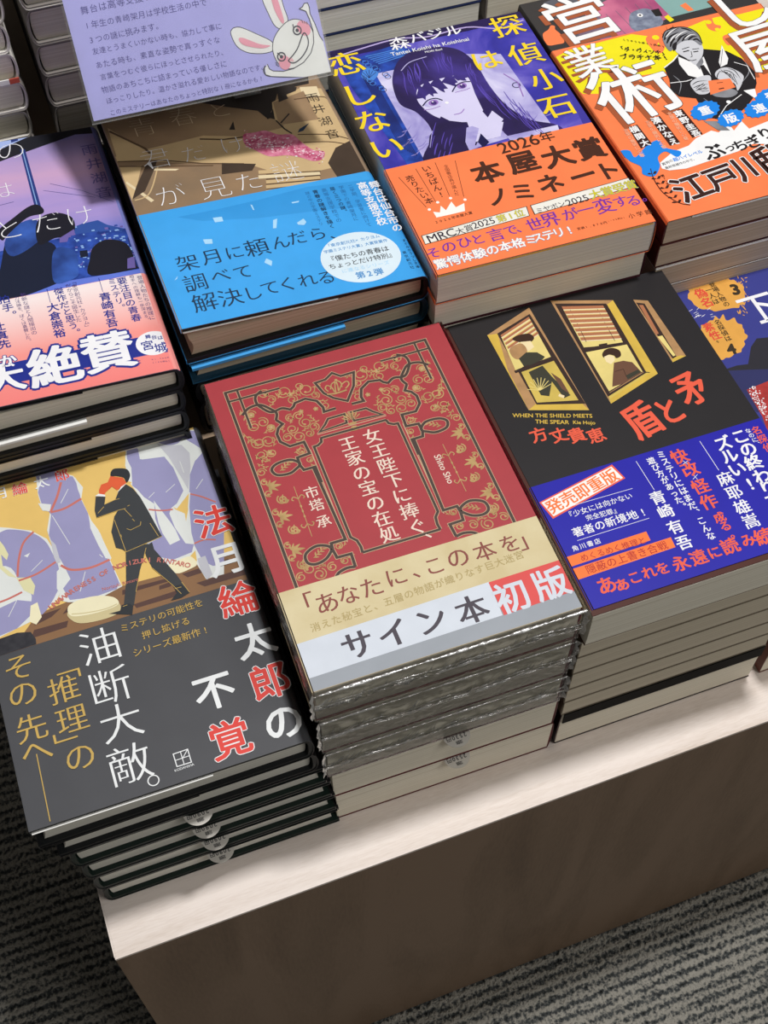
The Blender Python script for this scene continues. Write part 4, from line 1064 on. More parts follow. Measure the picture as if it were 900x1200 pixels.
for ch, c in (('ズ', (702, 72)), ('ル', (730, 128)), ('い', (764, 186)), ('!', (820, 250))): B.G('white_print', ch, c, 9.4, .02, dx=.008)
for ch, c in (('こ', (776, 42)), ('の', (812, 98)), ('終', (836, 156)), ('わ', (872, 216)), ('り', (900, 268)), ('方', (930, 320))): B.G('white_print', ch, c, 9.4, .02, dx=.008)
for ch, c in (('麻', (712, 228)), ('耶', (750, 288)), ('雄', (786, 352)), ('嵩', (824, 414))): B.G('white_print', ch, c, 8.6, .006, dx=.01)
B.T('white_print', 'なのに、', (812, 18), (856, 78), 1.0, .016, vert=True); B.T('b_coral', '名探偵は', (850, 16), (925, 128), .95, .016, vert=True)
B.R('b_coral', (('あ', (190, 696), 13), ('ぁ', (256, 690), 11), ('こ', (314, 662), 9.5), ('れ', (376, 640), 9.5), ('を', (436, 622), 9.5), ('永', (516, 600), 11.5), ('遠', (594, 574), 11.5), ('に', (664, 552), 9.5), ('読', (732, 524), 12), ('み', (812, 498), 10), ('続', (880, 482), 12.5), ('け', (960, 458), 10), ('た', (1020, 440), 10), ('い', (1080, 420), 10)), .02, dx=.008)

# ------------------------------------------------------------------ navy splash book
mat('s_orange', '#e3a750', 0.42, 0.2, 0.1, 90); mat('s_ink', '#3b2f20', 0.45); mat('s_red', '#dc4b3c', 0.45); mat('s_night', '#2b2a32', 0.45); mat('s_crim', '#b23a38', 0.45, 0.2, 0.3, 160)
A = shita.sheet(shita.jm); A.V(770, 300, 6)
def splash(c, rx, ry, seed, n=46):
    rr = random.Random(seed); q = []
    for i in range(n):
        a = 2 * math.pi * i / n; k = 1 + rr.uniform(-.06, .06) + (rr.random() < .12) * rr.uniform(.06, .18)
        q.append((c[0] + rx * k * math.cos(a), c[1] + ry * k * math.sin(a)))
    A.P('s_orange', q, 1)
A.lay = 1
splash((420, 268), 205, 118, 1); splash((450, 580), 172, 142, 2)
A.P('s_night', [(470, 800), (560, 770), (640, 760), (660, 640), (700, 580), (900, 560), (1200, 520), (1200, 800), (560, 830)])
mat('s_navy2', '#2e3160', 0.45)
A.P('s_navy2', [(480, 808), (640, 800), (1300, 780), (1400, 1000), (700, 1100)])
A.P('s_crim', [(630, 940), (780, 880), (1200, 760), (1300, 1000), (800, 1300), (740, 1130)])
A.lay = 2
rr = random.Random(5)
for i in range(26):
    x, y = rr.uniform(560, 640), rr.uniform(140, 420); A.S('s_orange', .5, [(x, y), (x + rr.uniform(-18, 18), y - rr.uniform(4, 26))])
for i in range(18):
    x, y = rr.uniform(210, 380), rr.uniform(370, 440); A.S('white_print', .25, [(x, y), (x + rr.uniform(5, 30), y - rr.uniform(0, 16))])
for i in range(120):
    t = rr.random(); x = 640 + 110 * t + rr.uniform(0, 60); y = 940 + 200 * t + rr.uniform(-40, 20); A.E('white_print', (x, y), rr.uniform(.2, .5), n=6)
A.lay = 3
A.T('s_ink', '登場人物の', (386, 200), (486, 338), 1.0, .014, vert=True); A.T('s_ink', '一人は', (362, 240), (412, 320), .95, .014, vert=True); A.T('s_red', '偽名', (306, 262), (350, 326), 1.0, .02, vert=True)
A.L('s_ink', '3', (520, 240), (578, 232), .05); A.T('s_ink', '名探偵は', (428, 466), (498, 580), 1.0, .014, vert=True); A.T('s_red', '素性', (362, 500), (408, 558), 1.0, .02, vert=True); A.T('s_ink', 'を', (426, 602), (436, 640), .5, .014, vert=True)
A.L('s_ink', '4', (488, 660), (554, 650), .05)
A.G('white_print', '下', (716, 360), 23, .012); A.G('white_print', '水', (860, 470), 23, .012)
# jagged paper star under the orange cover edge

# ================================================================== artwork: sunset book and its pink band
gradmat('l_sky', ((0.0, '#5f78d8'), (0.3, '#7f83d0'), (0.55, '#b79bd0'), (0.72, '#c9a3c8'), (1.0, '#8a8fd6')), 1, -20, 97, 0.4, 0.45, 14, (.5, 3.2, 1))
mat('l_dark', '#1e2438', 0.42, 0.2); mat('l_roof', '#23242c', 0.42); mat('l_blue', '#26377e', 0.42, 0.2, 0.3, 80); mat('l_town', '#3556b4', 0.42, 0.2, 0.5, 160, '#22367c'); mat('l_hill', '#32529e', 0.42); mat('l_shirt', '#3c62b8', 0.42, 0.2, 0.4, 60, '#283f7e')
mat('l_pole', '#2b3d80', 0.42); mat('l_hair', '#1d1d28', 0.42); mat('l_light', '#8fb4e8', 0.42); mat('l_face', '#6f62a8', 0.42); mat('l_sky2', '#a9bdf0', 0.42)
gradmat('l_band', ((0.0, '#f0827e'), (0.45, '#f2978f'), (1.0, '#f4e4e2')), 1, -97, -31, 0.4)
mat('l_navy', '#23318e', 0.42); mat('l_text', '#4a3a78', 0.42)
A = left.sheet(left.jm); A.V(0, 130, 3.75); A.lay = 1
A.P('l_sky', [(-400, 60), (460, 20), (700, 700), (-200, 900)])
A.lay = 2
A.P('l_sky2', [(-200, 110), (130, 60), (230, 70), (80, 150), (-200, 210)]); A.P('l_roof', [(-200, 260), (0, 170), (110, 120), (250, 70), (400, 36), (460, 40), (470, 95), (330, 104), (200, 150), (60, 200), (-200, 300)], 0)
A.P('l_hill', [(300, 520), (360, 496), (430, 480), (470, 500), (560, 520), (700, 560), (700, 700), (300, 640)])
A.lay = 3
A.P('l_town', [(-100, 640), (260, 560), (340, 540), (560, 520), (700, 660), (640, 690), (280, 750), (-60, 830)])
rr = random.Random(8); A.lay = 4
for i in range(150):
    x, y = rr.uniform(290, 620), rr.uniform(500, 690); w = rr.uniform(4, 16)
    A.P(rr.choice(('l_light', 'l_light', 'l_town', 'l_hill', 'l_face')), [(x, y), (x + w, y - w * .2), (x + w + 2, y + 4), (x + 2, y + 5)], lay=rr.choice((4, 5)))
A.P('l_blue', [(560, 560), (590, 480), (640, 600), (690, 700), (600, 690)])
A.lay = 6
A.P('l_dark', [(30, 560), (90, 520), (160, 560), (240, 590), (250, 660), (230, 720), (270, 750), (-40, 850), (0, 700)], 1)
A.P('l_shirt', [(160, 480), (80, 500), (20, 580), (60, 640), (180, 560)], 1); A.P('l_shirt', [(230, 640), (260, 600), (330, 620), (345, 700), (330, 735), (240, 755)], 1)
A.lay = 7
A.P('l_hair', [(-10, 530), (60, 470), (120, 425), (160, 412), (190, 430), (186, 452), (120, 470), (40, 540), (10, 570)], 1)
A.P('l_hair', [(160, 500), (190, 462), (250, 448), (310, 464), (330, 500), (322, 540), (290, 556), (240, 560), (180, 590), (160, 560)], 1); A.P('l_face', [(262, 560), (326, 520), (330, 546), (304, 552), (296, 576), (262, 580)])
A.P('l_hair', [(396, 650), (410, 600), (460, 568), (530, 572), (570, 600), (600, 680), (600, 694), (400, 724)], 1)
A.P('l_face', [(560, 650), (590, 640), (596, 690), (560, 694)]); A.P('l_dark', [(350, 616), (384, 612), (388, 640), (354, 646)])
A.lay = 5
A.P('l_pole', [(88, 170), (110, 170), (186, 440), (160, 450)]); A.S('l_light', .5, [(98, 170), (170, 440)]); A.P('l_pole', [(36, 86), (66, 80), (80, 130), (50, 140)])
A.S('l_pole', .25, [(220, 320), (360, 350), (500, 400)], lay=3); A.S('l_pole', .25, [(190, 350), (420, 380)], lay=3); A.S('l_pole', .3, [(-20, 420), (60, 400)], lay=3)
A.lay = 9
for ch, c, em in (('の', (48, 175), 18), ('は', (8, 350), 15), ('と', (40, 520), 17.5), ('だ', (205, 488), 17.5), ('け', (350, 460), 17.5)): A.G('white_print', ch, c, em, -.022)
A.T('l_face', '雨井湖音', (392, 170), (456, 358), .92, vert=True, em=9.6)
B = left.sheet(left.band, .3); B.V(0, 320, 3.75); B.lay = 1
B.P('l_band', [(-left.w / 2, -left.h / 2), (left.w / 2, -left.h / 2), (left.w / 2, -left.h / 2 + 69.8), (-left.w / 2, -left.h / 2 + 69.8)], raw=True); B.lay = 2
B.P('l_navy', [(-300, 470), (0, 404), (120, 380), (600, 285), (748, 258), (780, 340), (640, 362), (350, 422), (130, 470), (-300, 560)])
B.E('white_print', (675, 308), 9.0, 8.2, lay=3, n=32)
B.T('l_navy', '舞台は', (650, 280), (704, 284), .95, .02, lay=4); B.T('l_navy', '宮城', (648, 318), (706, 326), 1.0, .014, lay=4); B.T('l_text', '¥1,980円', (672, 380), (738, 372), .9, lay=4); B.T('l_text', '[10%税込]', (674, 394), (742, 386), .9, lay=4)
for ch, c, em in (('絶', (240, 406), 27), ('賛', (474, 344), 27), ('大', (20, 462), 20), ('か', (34, 386), 9), ('、', (70, 380), 9)): B.G('white_print', ch, c, em, .02, lay=5, dx=.014, out='l_navy', ow=.05)
B.V(0, 320, 3.75); B.lay = 3
B.T('l_navy', '青崎有吾', (462, 104), (492, 218), 1.0, .02, vert=True); B.S('l_navy', .3, [(434, 22), (452, 82)]); B.T('l_navy', '大倉崇裕', (232, 150), (262, 264), 1.0, .02, vert=True); B.S('l_navy', .3, [(206, 70), (222, 130)]); B.T('l_navy', '辻真先', (-4, 236), (20, 312), 1.0, .02, vert=True)
B.T('l_navy', '要注目の青春', (536, 34), (598, 196), 1.0, .014, vert=True); B.T('l_navy', 'ミステリ。', (492, 36), (534, 152), .95, .014, vert=True)
B.T('l_navy', '傑作だと思う。', (258, 80), (334, 262), 1.0, .014, vert=True); B.T('l_text', '「東京創元社×カクヨム」', (322, 40), (386, 236), 1.0, vert=True); B.T('l_text', 'だからこそ誕生した', (300, 56), (346, 206), 1.0, vert=True)
B.T('l_navy', '拍手。', (18, 116), (50, 186), 1.0, .014, vert=True); B.T('l_text', '斬新な謎と人間描出の', (102, 96), (150, 262), 1.0, vert=True); B.T('l_text', '力法論を、ぼくは喜賛した。', (74, 110), (128, 300), 1.0, vert=True)
B.T('l_text', '登場人物たちの推理に', (614, 20), (668, 196), .95, vert=True); B.T('l_text', '相手への理解も一歩深まる。', (578, 16), (648, 206), .95, vert=True)

# ================================================================== artwork: brown classroom book and its blue band
mat('u_tan', '#cdb184', 0.42, 0.2, 0.12, 40); mat('u_brown', '#8f7960', 0.42, 0.2, 0.12, 40); mat('u_dark', '#4a3d33', 0.42, 0.2, 0.2, 50); mat('u_black', '#2e2826', 0.42); mat('u_line', '#5c4632', 0.42)
mat('u_pink', '#d98aa2', 0.42, 0.2, 0.35, 260, '#b4476c'); mat('u_pink2', '#ecc2cc', 0.42); mat('u_crim', '#a03a56', 0.42); mat('u_cream', '#e2d0aa', 0.42); mat('u_navy', '#1d3550', 0.42); mat('u_light', '#a8d6f4', 0.42); mat('u_blue2', '#3697dd', 0.42)
blotmat('u_mottle', ((0.3, '#7d6a55'), (0.5, '#94795c'), (0.7, '#a58a68')), 18)
A = blue.sheet(blue.jm); A.lay = 1; A.V(110, 80, 5)
A.P('u_mottle', [(40, 300), (1600, 0), (2000, 900), (300, 1000)])
A.lay = 2
A.P('u_tan', [(120, 520), (330, 470), (640, 395), (900, 400), (1100, 350), (1250, 200), (1500, 150), (1500, 560), (1150, 640), (900, 560), (640, 560), (330, 545), (140, 548)])
A.P('u_tan', [(80, 350), (300, 480), (140, 540)]); A.P('u_tan', [(140, 580), (280, 570), (250, 700), (220, 790), (170, 640)]); A.P('u_brown', [(250, 700), (330, 560), (380, 570), (330, 720), (230, 780)])
A.P('u_black', [(560, 190), (900, 80), (1250, 10), (1260, 90), (1080, 130), (1050, 240), (1010, 290), (960, 250), (800, 230), (640, 205)])
A.lay = 3
A.S('u_line', 1.4, [(90, 370), (300, 470), (330, 500)]); A.S('u_line', .9, [(140, 548), (400, 540), (640, 558), (880, 560)]); A.S('u_line', .8, [(140, 578), (440, 575), (700, 570)]); A.S('u_line', 1.2, [(620, 415), (760, 418), (900, 400)])
A.S('u_cream', 2.2, [(185, 670), (345, 780)]); A.S('u_tan', .8, [(375, 575), (345, 690), (310, 750), (240, 775)], sm=1); A.P('u_cream', [(320, 588), (500, 590), (480, 600), (330, 600)])
A.P('u_dark', [(250, 690), (310, 560), (370, 540), (360, 580), (300, 720), (225, 770)])
A.V(260, 80, 4.5)
A.P('u_tan', [(265, 180), (420, 100), (560, 110), (640, 180), (660, 340), (655, 390), (520, 420), (400, 360), (270, 260)]); A.P('u_cream', [(410, 100), (500, 95), (520, 150), (430, 160)])
A.P('u_mottle', [(270, 180), (430, 120), (510, 270), (300, 300)])
A.lay = 4
for q in ([(380, 165), (520, 150), (620, 175)], [(400, 350), (560, 350), (660, 370)], [(430, 392), (560, 388), (655, 400)], [(660, 372), (730, 380)], [(530, 100), (560, 110)]): A.S('u_line', .8, q, sm=1)
A.P('u_black', [(170, 120), (210, 112), (250, 200), (265, 260), (240, 270)]); A.P('u_black', [(245, 262), (270, 215), (280, 270)]); A.P('u_black', [(290, 110), (340, 95), (395, 100), (390, 120), (340, 140), (350, 160), (300, 180)])
A.P('u_dark', [(600, 420), (680, 380), (730, 400), (760, 560), (620, 590), (560, 500)]); A.P('u_dark', [(0, 500), (180, 505), (160, 540), (0, 560)])
A.lay = 5
A.S('u_black', .9, [(285, 275), (330, 320), (370, 345)]); A.S('u_black', .9, [(355, 240), (310, 290)]); A.P('u_navy', [(410, 320), (460, 290), (430, 330), (400, 340)]); A.P('u_black', [(38, 325), (60, 280), (70, 325)])
# blossom
A.P('u_pink', [(115, 350), (170, 340), (230, 330), (300, 350), (370, 350), (420, 390), (480, 430), (540, 440), (530, 480), (480, 490), (410, 470), (340, 460), (250, 465), (170, 430), (120, 400)], 1)
rr = random.Random(3)
for i in range(260):
    t = rr.random(); x = 120 + 420 * t; y = 345 + 115 * t + rr.gauss(25 - 20 * t, 24 - 8 * t); a = rr.uniform(0, 3.1); r = rr.uniform(4, 13)
    A.P(rr.choice(('u_pink2', 'u_pink2', 'white_print', 'u_crim', 'u_pink')), [(x - r * math.cos(a), y - r * math.sin(a) * .5), (x + 2, y - 3), (x + r * math.cos(a), y + r * math.sin(a) * .5), (x - 2, y + 3)], lay=6 + i % 4)
for k in range(5):
    A.P('u_tan' if k != 1 else 'u_cream', [(232 - (40 if k < 2 else 0), 540 + k * 26), (515, 525 + k * 22), (520, 540 + k * 22), (234 - (40 if k < 2 else 0), 558 + k * 26)], lay=5)
    A.S('u_line', .6, [(234, 560 + k * 26), (520, 543 + k * 22)], lay=6)
A.P('u_cream', [(768, 520), (800, 515), (835, 580), (800, 575)], lay=3)
mat('u_amber', '#c98a3c', 0.42); A.P('u_amber', [(755, 515), (800, 520), (830, 578), (790, 570)], 1, 4)
# lettering
A.lay = 12
for ch, c, em in (('雨', (478, 156), 8.4), ('井', (510, 215), 8.4), ('湖', (545, 280), 8.4), ('音', (582, 348), 8.4)): A.G('u_black', ch, c, em, -.008)
A.V(110, 80, 5)
for ch, c, em in (('青', (285, 345), 17), ('春', (520, 285), 17), ('と', (735, 245), 15), ('君', (362, 530), 18), ('だ', (585, 500), 15), ('け', (812, 450), 16), ('が', (450, 745), 18), ('見', (705, 700), 19)): A.G('u_cream' if ch in '青春と' else 'white_print', ch, c, em, -.024)
A.V(260, 80, 4.5)
for ch, c, em in (('た', (140, 598), 16), ('謎', (340, 545), 18)): A.G('white_print', ch, c, em, -.022)
# blue band
B = blue.sheet(blue.band, .3); B.V(160, 210, 4.5); B.lay = 1
B.P('u_blue2', [(215, 200), (420, 160), (640, 110), (900, 40), (1500, -30), (1500, 120), (1000, 160), (640, 205), (350, 220)], 0)
B.lay = 2
for q in ([(402, 204), (450, 198), (458, 222), (414, 228)], [(350, 318), (398, 316), (402, 340), (362, 342)], [(720, 216), (742, 208), (738, 258), (720, 260)], [(846, 230), (880, 208), (896, 226), (884, 242), (852, 240)], [(684, 418), (716, 432), (712, 458), (674, 440)],
          [(600, 134), (610, 136), (622, 164), (614, 162)], [(816, 122), (858, 114), (854, 122), (822, 128)], [(200, 534), (218, 510), (214, 526)], [(1100, 330), (1140, 300), (1180, 330), (1120, 350)]): B.P('u_light', q)
B.lay = 3
for ch, c, em in (('架', (268, 440), 21.5), ('月', (398, 408), 21), ('に', (515, 385), 19), ('頼', (634, 360), 24), ('ん', (758, 332), 19), ('だ', (848, 308), 19), ('調', (310, 545), 23), ('べ', (442, 508), 19), ('て', (560, 488), 19), ('解', (360, 648), 24), ('決', (495, 622), 23), ('し', (612, 600), 19), ('て', (704, 572), 19), ('く', (796, 552), 19)):
    B.G('u_navy', ch, c, em * .57, -.006, dx=.007)
B.V(340, 200, 5)
for ch, c, em in (('ら', (160, 370), 10.5), ('、', (275, 365), 10), ('れ', (100, 640), 10.5), ('る', (210, 625), 10.5)): B.G('u_navy', ch, c, em, -.006, dx=.007)
mat('u_disc', '#d9eaf4', 0.42)
B.E('u_disc', (415, 505), 21.5, 18.6, lay=3, n=40); B.lay = 4
mat('u_mid', '#4a90cc', 0.42)
B.T('u_mid', '「東京創元社×カクヨム', (222, 442), (510, 384), 1.0, .012); B.T('u_mid', '学園ミステリ大賞」大賞受賞作', (210, 476), (556, 410), 1.0, .014); B.T('black_print', '『僕たちの青春は', (240, 520), (555, 458), 1.02, .008); B.T('black_print', 'ちょっとだけ特別』', (248, 562), (596, 492), 1.02, .008)
B.T('u_light', 'に連なるシリーズ', (318, 588), (565, 540), .95, .006); B.T('u_mid', '第2弾', (412, 612), (518, 592), 1.05, .02)
B.lay = 3
B.T('white_print', '高等支援学校', (424, 88), (536, 298), 1.02, .02, vert=True); B.T('white_print', '舞台は仙台市の', (492, 82), (626, 334), 1.02, .02, vert=True)
mat('u_blue3', '#2a6ba4', 0.42)
for st, a, b, bo in (('謎の中の学園ミステリ', (102, 132), (180, 312), 0), ('青春の謎解きを描く', (148, 125), (244, 326), .014), ('高等支援学校での', (200, 115), (284, 290), 0), ('届く三つの謎。', (248, 106), (322, 240), .012), ('学園での青崎架月に', (300, 98), (384, 282), 0), ('二学期、学習室に向けて', (354, 92), (462, 316), 0)): B.T('u_navy' if bo else 'u_blue3', st, a, b, .95, bo, vert=True)
B.T('u_navy', 'まぐみのうつし文庫', (668, 408), (748, 562), .85, vert=True); B.T('u_navy', '東京創元社', (670, 480), (714, 566), .85, vert=True)

# ================================================================== artwork: violet portrait book with the orange award band
blotmat('o_bg', ((0.3, '#2c2a86'), (0.48, '#3b38a4'), (0.58, '#5a50b8'), (0.72, '#8a7fd0')), 22, 6, 0.42, 1.2)
blotmat('o_hair', ((0.3, '#221a3a'), (0.55, '#2e2258'), (0.75, '#493a94')), 26, 5, 0.42, .6)
blotmat('o_lilac', ((0.3, '#8d84c6'), (0.5, '#b4aede'), (0.7, '#d6d2f0')), 30, 5, 0.42, 1.5)
mat('o_skin', '#d5d0f0', 0.42, 0.2, 0.06, 30); mat('o_frame', '#2d52b8', 0.42, 0.2, 0.35, 130, '#20347e'); mat('o_frame2', '#4a86d8', 0.42); mat('o_navy', '#1c1a4a', 0.42); mat('o_yellow', '#f4d52c', 0.42); mat('o_sky', '#2a2050', 0.42, 0.2, 0.3, 40); mat('o_glow', '#b9a8dc', 0.42)
mat('o_brown', '#4a2a1e', 0.42); mat('o_box', '#eceae0', 0.42); mat('o_purple', '#7c34a4', 0.42); mat('o_lime', '#d2c81e', 0.42); mat('o_blueout', '#5672b8', 0.42); mat('o_white', '#f6f4ee', 0.42); mat('o_rose', '#9a76c0', 0.42); mat('o_ink', '#2b2030', 0.42)
mat('o_eye', '#4a3478', 0.42); mat('o_violet2', '#5c4ab0', 0.42); mat('o_swirl', '#8f86c8', 0.42)
A = orange.sheet(orange.jm); A.V(360, 0, 3); A.lay = 1
A.P('o_bg', [(40, 150), (760, 0), (1000, 500), (250, 640)])
A.lay = 2
A.P('o_sky', [(60, 190), (300, 100), (740, 30), (770, 60), (560, 110), (300, 165), (90, 210)]); A.P('o_frame', [(110, 225), (300, 160), (420, 180), (300, 260), (250, 260), (420, 560), (360, 590), (150, 300)])
A.lay = 3
A.S('o_glow', 1.1, [(100, 200), (300, 140), (420, 130), (560, 96), (680, 100), (760, 70)], sm=1)
A.P('o_lilac', [(240, 260), (560, 190), (680, 190), (860, 440), (560, 530), (410, 560)])
for k in range(6): A.S('o_frame2', .7, [(205 + k * 9, 200 + k * 5), (330 + k * 6, 170 + k * 4)], lay=4)
for k in range(8): A.S('o_navy', .4, [(190 + k * 8, 260 + k * 6), (330 + k * 8, 520 + k * 4)], lay=4)
for k in range(16): A.E('o_frame2' if k % 2 else 'o_navy', (200 + (k * 37) % 90, 215 + (k * 23) % 110), 1.7, lay=5, ring=.4, n=10)
A.P('o_frame2', [(190, 270), (205, 240), (235, 244), (250, 262), (225, 286)], 1, 4)
for k in range(-2, 3): A.S('o_navy', .3, [(218, 275), (218 + k * 12, 246 + abs(k) * 4)], lay=5)
A.lay = 5
A.P('o_hair', [(300, 270), (320, 215), (370, 180), (450, 165), (530, 175), (590, 220), (640, 300), (700, 370), (780, 420), (880, 440), (900, 480), (740, 500), (640, 430), (560, 560), (410, 570), (440, 470), (390, 400), (330, 370), (305, 320)], 1)
A.lay = 6
A.P('o_skin', [(385, 345), (400, 300), (500, 270), (560, 268), (592, 330), (620, 380), (590, 420), (555, 430), (500, 425), (450, 410), (410, 382)], 1)
A.P('o_skin', [(560, 425), (612, 388), (640, 420), (690, 430), (680, 480), (640, 490), (590, 500), (570, 450)])
A.P('o_hair', [(470, 410), (430, 480), (425, 545), (412, 560), (480, 545), (540, 500), (560, 432), (500, 425)])
A.lay = 7
for q in ([(380, 350), (395, 300), (430, 330), (410, 345)], [(395, 320), (420, 280), (460, 330), (436, 330)], [(430, 300), (455, 268), (495, 312), (470, 316)], [(470, 290), (500, 256), (530, 290), (506, 300)], [(510, 270), (540, 255), (566, 272), (530, 285)], [(566, 262), (584, 258), (640, 380), (624, 400), (590, 330)]): A.P('o_hair', q)
A.P('o_skin', [(650, 390), (690, 420), (640, 480), (600, 470)]); A.P('o_lilac', [(560, 450), (580, 444), (604, 452), (590, 510), (600, 520), (570, 530), (556, 500)]); A.P('o_navy', [(610, 470), (640, 500), (620, 520), (600, 500)])
A.P('o_lilac', [(700, 480), (880, 440), (900, 500), (740, 520)])
# eyes and mouth
A.P('o_lilac', [(412, 372), (430, 356), (456, 350), (472, 358), (466, 370), (440, 378)], 1, 8); A.P('o_lilac', [(516, 318), (530, 300), (552, 292), (568, 294), (562, 312), (536, 318)], 1, 8)
A.E('o_rose', (444, 362), 3.0, 2.5, .3, lay=9); A.E('o_rose', (544, 303), 3.0, 2.5, .3, lay=9); A.E('o_eye', (445, 363), 1.7, lay=10); A.E('o_eye', (546, 304), 1.7, lay=10); A.E('white_print', (441, 359), .5, lay=11); A.E('white_print', (542, 299), .5, lay=11)
A.S('o_navy', .8, [(406, 374), (424, 354), (452, 347), (476, 354)], sm=1, lay=11); A.S('o_navy', .8, [(510, 324), (524, 302), (548, 290), (574, 288)], sm=1, lay=11)
for q in ([(392, 300), (404, 330), (416, 352)], [(412, 286), (428, 318), (444, 340)], [(446, 272), (464, 306), (484, 326)], [(486, 262), (506, 292), (526, 304)], [(520, 256), (542, 276), (560, 284)]): A.S('o_hair', 3.2, q, sm=1, lay=10, taper=True)
rr = random.Random(11)
for i in range(26):
    t = rr.random(); x = 330 + 250 * t; y = 255 - 70 * math.sin(t * 2.6) + rr.uniform(-6, 26); A.S('o_violet2', .5, [(x, y), (x + rr.uniform(0, 14), y + rr.uniform(14, 34)), (x + rr.uniform(10, 30), y + rr.uniform(40, 70))], sm=1, lay=8, taper=True)
for i in range(22):
    x = rr.uniform(590, 800); y = 260 + (x - 590) * .55 + rr.uniform(-10, 60); A.S('o_violet2', .5, [(x, y), (x + 26, y + 36), (x + 62, y + 66)], sm=1, lay=8, taper=True)
for i in range(12):
    x = rr.uniform(430, 520); y = rr.uniform(430, 540); A.S('o_violet2', .5, [(x, y), (x - 8, y + 26), (x - 10, y + 44)], sm=1, lay=8, taper=True)
for i in range(30):
    x, y = rr.choice(((rr.uniform(300, 420), rr.uniform(420, 550)), (rr.uniform(600, 860), rr.uniform(400, 500)))); A.S('o_swirl', .7, [(x, y), (x + 20, y - 8), (x + 34, y - 26)], sm=1, lay=4, taper=True); A.S('o_rose', .5, [(410, 388), (440, 384), (468, 374)], lay=8); A.S('o_rose', .5, [(520, 326), (560, 316), (572, 310)], lay=8)
A.S('o_rose', .6, [(516, 404), (540, 398), (552, 384)], sm=1, lay=8); A.E('white_print', (491, 362), 1.1, lay=8)
A.S('o_lilac', .6, [(330, 250), (360, 220), (420, 200)], sm=1, lay=8); A.S('o_lilac', .4, [(440, 460), (432, 520)], lay=8)
A.E('o_navy', (735, 300), 2.2, lay=8, ring=.5); A.S('o_rose', .7, [(690, 260), (740, 290), (760, 340)], lay=8)
# lettering
A.lay = 12
for ch, c, em in (('探', (702, 92), 21), ('偵', (766, 190), 21), ('小', (838, 278), 20), ('石', (878, 372), 21), ('は', (628, 212), 19)): A.G('o_yellow', ch, c, em, 0, dx=.014)
A.V(380, 10, 5)
for ch, c, em in (('恋', (125, 325), 22), ('し', (200, 505), 22), ('な', (280, 660), 21)): A.G('o_yellow', ch, c, em, 0, dx=.014)
A.G('o_yellow', 'い', (365, 815), 20, 0, dx=.014)
A.R('white_print', (('森', (438, 205), 11), ('バ', (545, 172), 9.5), ('ジ', (648, 150), 9.5), ('ル', (752, 130), 9.5)), .004, dx=.008)
A.L('white_print', 'Tantei Koishi ha Koishinai', (390, 272), (846, 180), .01); A.L('white_print', 'MORI Basil', (590, 258), (690, 240), .01)
# orange band
B = orange.sheet(orange.band, .3); B.V(440, 130, 4.5); B.lay = 1
B.S('o_brown', .3, [(122, 350), (268, 508)]); B.S('o_brown', .3, [(212, 305), (318, 480)]); B.S('o_brown', .3, [(314, 272), (390, 448)]); B.S('o_brown', .3, [(420, 262), (466, 452)])
B.T('o_brown', '売りたい本', (182, 356), (282, 474), 1.0, .012, vert=True); B.T('o_brown', 'いちばん!', (268, 304), (345, 440), 1.0, .012, vert=True); B.T('o_brown', '全国書店員が選んだ', (372, 292), (428, 438), 1.0, vert=True)
B.P('o_white', [(322, 562), (304, 532), (340, 536), (344, 500), (372, 524), (400, 478), (424, 508), (468, 486), (472, 528), (400, 545)])
for p in ((284, 520), (328, 482), (396, 460), (472, 468)): B.E('o_white', p, .9)
B.T('o_brown', '2026年本屋大賞', (322, 586), (500, 538), 1.0, .012)
B.P('o_brown', [(240, 658), (798, 502), (814, 554), (262, 706)]); B.P('o_brown', [(814, 498), (1395, 334), (1420, 384), (838, 548)], lay=1)
B.lay = 2
B.P('o_box', [(246, 660), (794, 506), (810, 552), (264, 702)]); B.P('o_box', [(820, 500), (1392, 338), (1415, 382), (842, 544)])
B.lay = 3
B.L('o_ink', 'MRC', (276, 678), (420, 636), .008); B.T('o_ink', '大賞', (446, 634), (492, 618), 1.0, .004); B.L('o_ink', '2025', (512, 608), (626, 576), .004); B.T('o_lime', '第1位', (664, 566), (758, 540), 1.1, .016, out='o_blueout', ow=.016)
B.T('o_ink', 'ミヤボン', (866, 526), (980, 492), 1.05, .004); B.L('o_ink', '2025', (1006, 488), (1120, 456), .004); B.T('o_lime', '大賞受賞', (1160, 440), (1345, 390), 1.05, .016, out='o_blueout', ow=.016)
B.T('o_brown', '2026年', (672, 200), (930, 116), 1.0, .012) if False else None
B.L('o_brown', '2026', (650, 202), (858, 146), .012); B.G('o_brown', '年', (903, 134), 9, .012)
for ch, c, em in (('本', (588, 322), 17.8), ('屋', (775, 268), 17.8)): B.G('o_brown', ch, c, em, .034)
B.G('o_brown', 'ノ', (645, 452), 14.4, .026); B.G('o_brown', 'ミ', (778, 424), 14.4, .026)
B.R('o_purple', (('そ', (306, 748), 11), ('の', (386, 716), 11.5), ('ひ', (468, 692), 11.5), ('と', (540, 676), 11), ('言', (634, 652), 13), ('で', (712, 628), 11), ('、', (772, 612), 11), ('世', (840, 598), 13)), 0, dx=.012)
for i, ch in enumerate('驚愕体験の本格ミ'): 
    t = i / 7; B.G('o_white', ch, (345 + 475 * t, 806 - 128 * t), 7.4, .02, out='o_blueout', ow=.022)
B.V(600, 130, 5)
for ch, c, em in (('大', (265, 265), 18.2), ('賞', (452, 220), 17.8)): B.G('o_brown', ch, c, em, .034)
for ch, c, em in (('ネ', (225, 425), 15.5), ('ー', (415, 378), 16.5), ('ト', (560, 350), 15)): B.G('o_brown', ch, c, em, .03, rot=.06 if ch == 'ー' else 0)
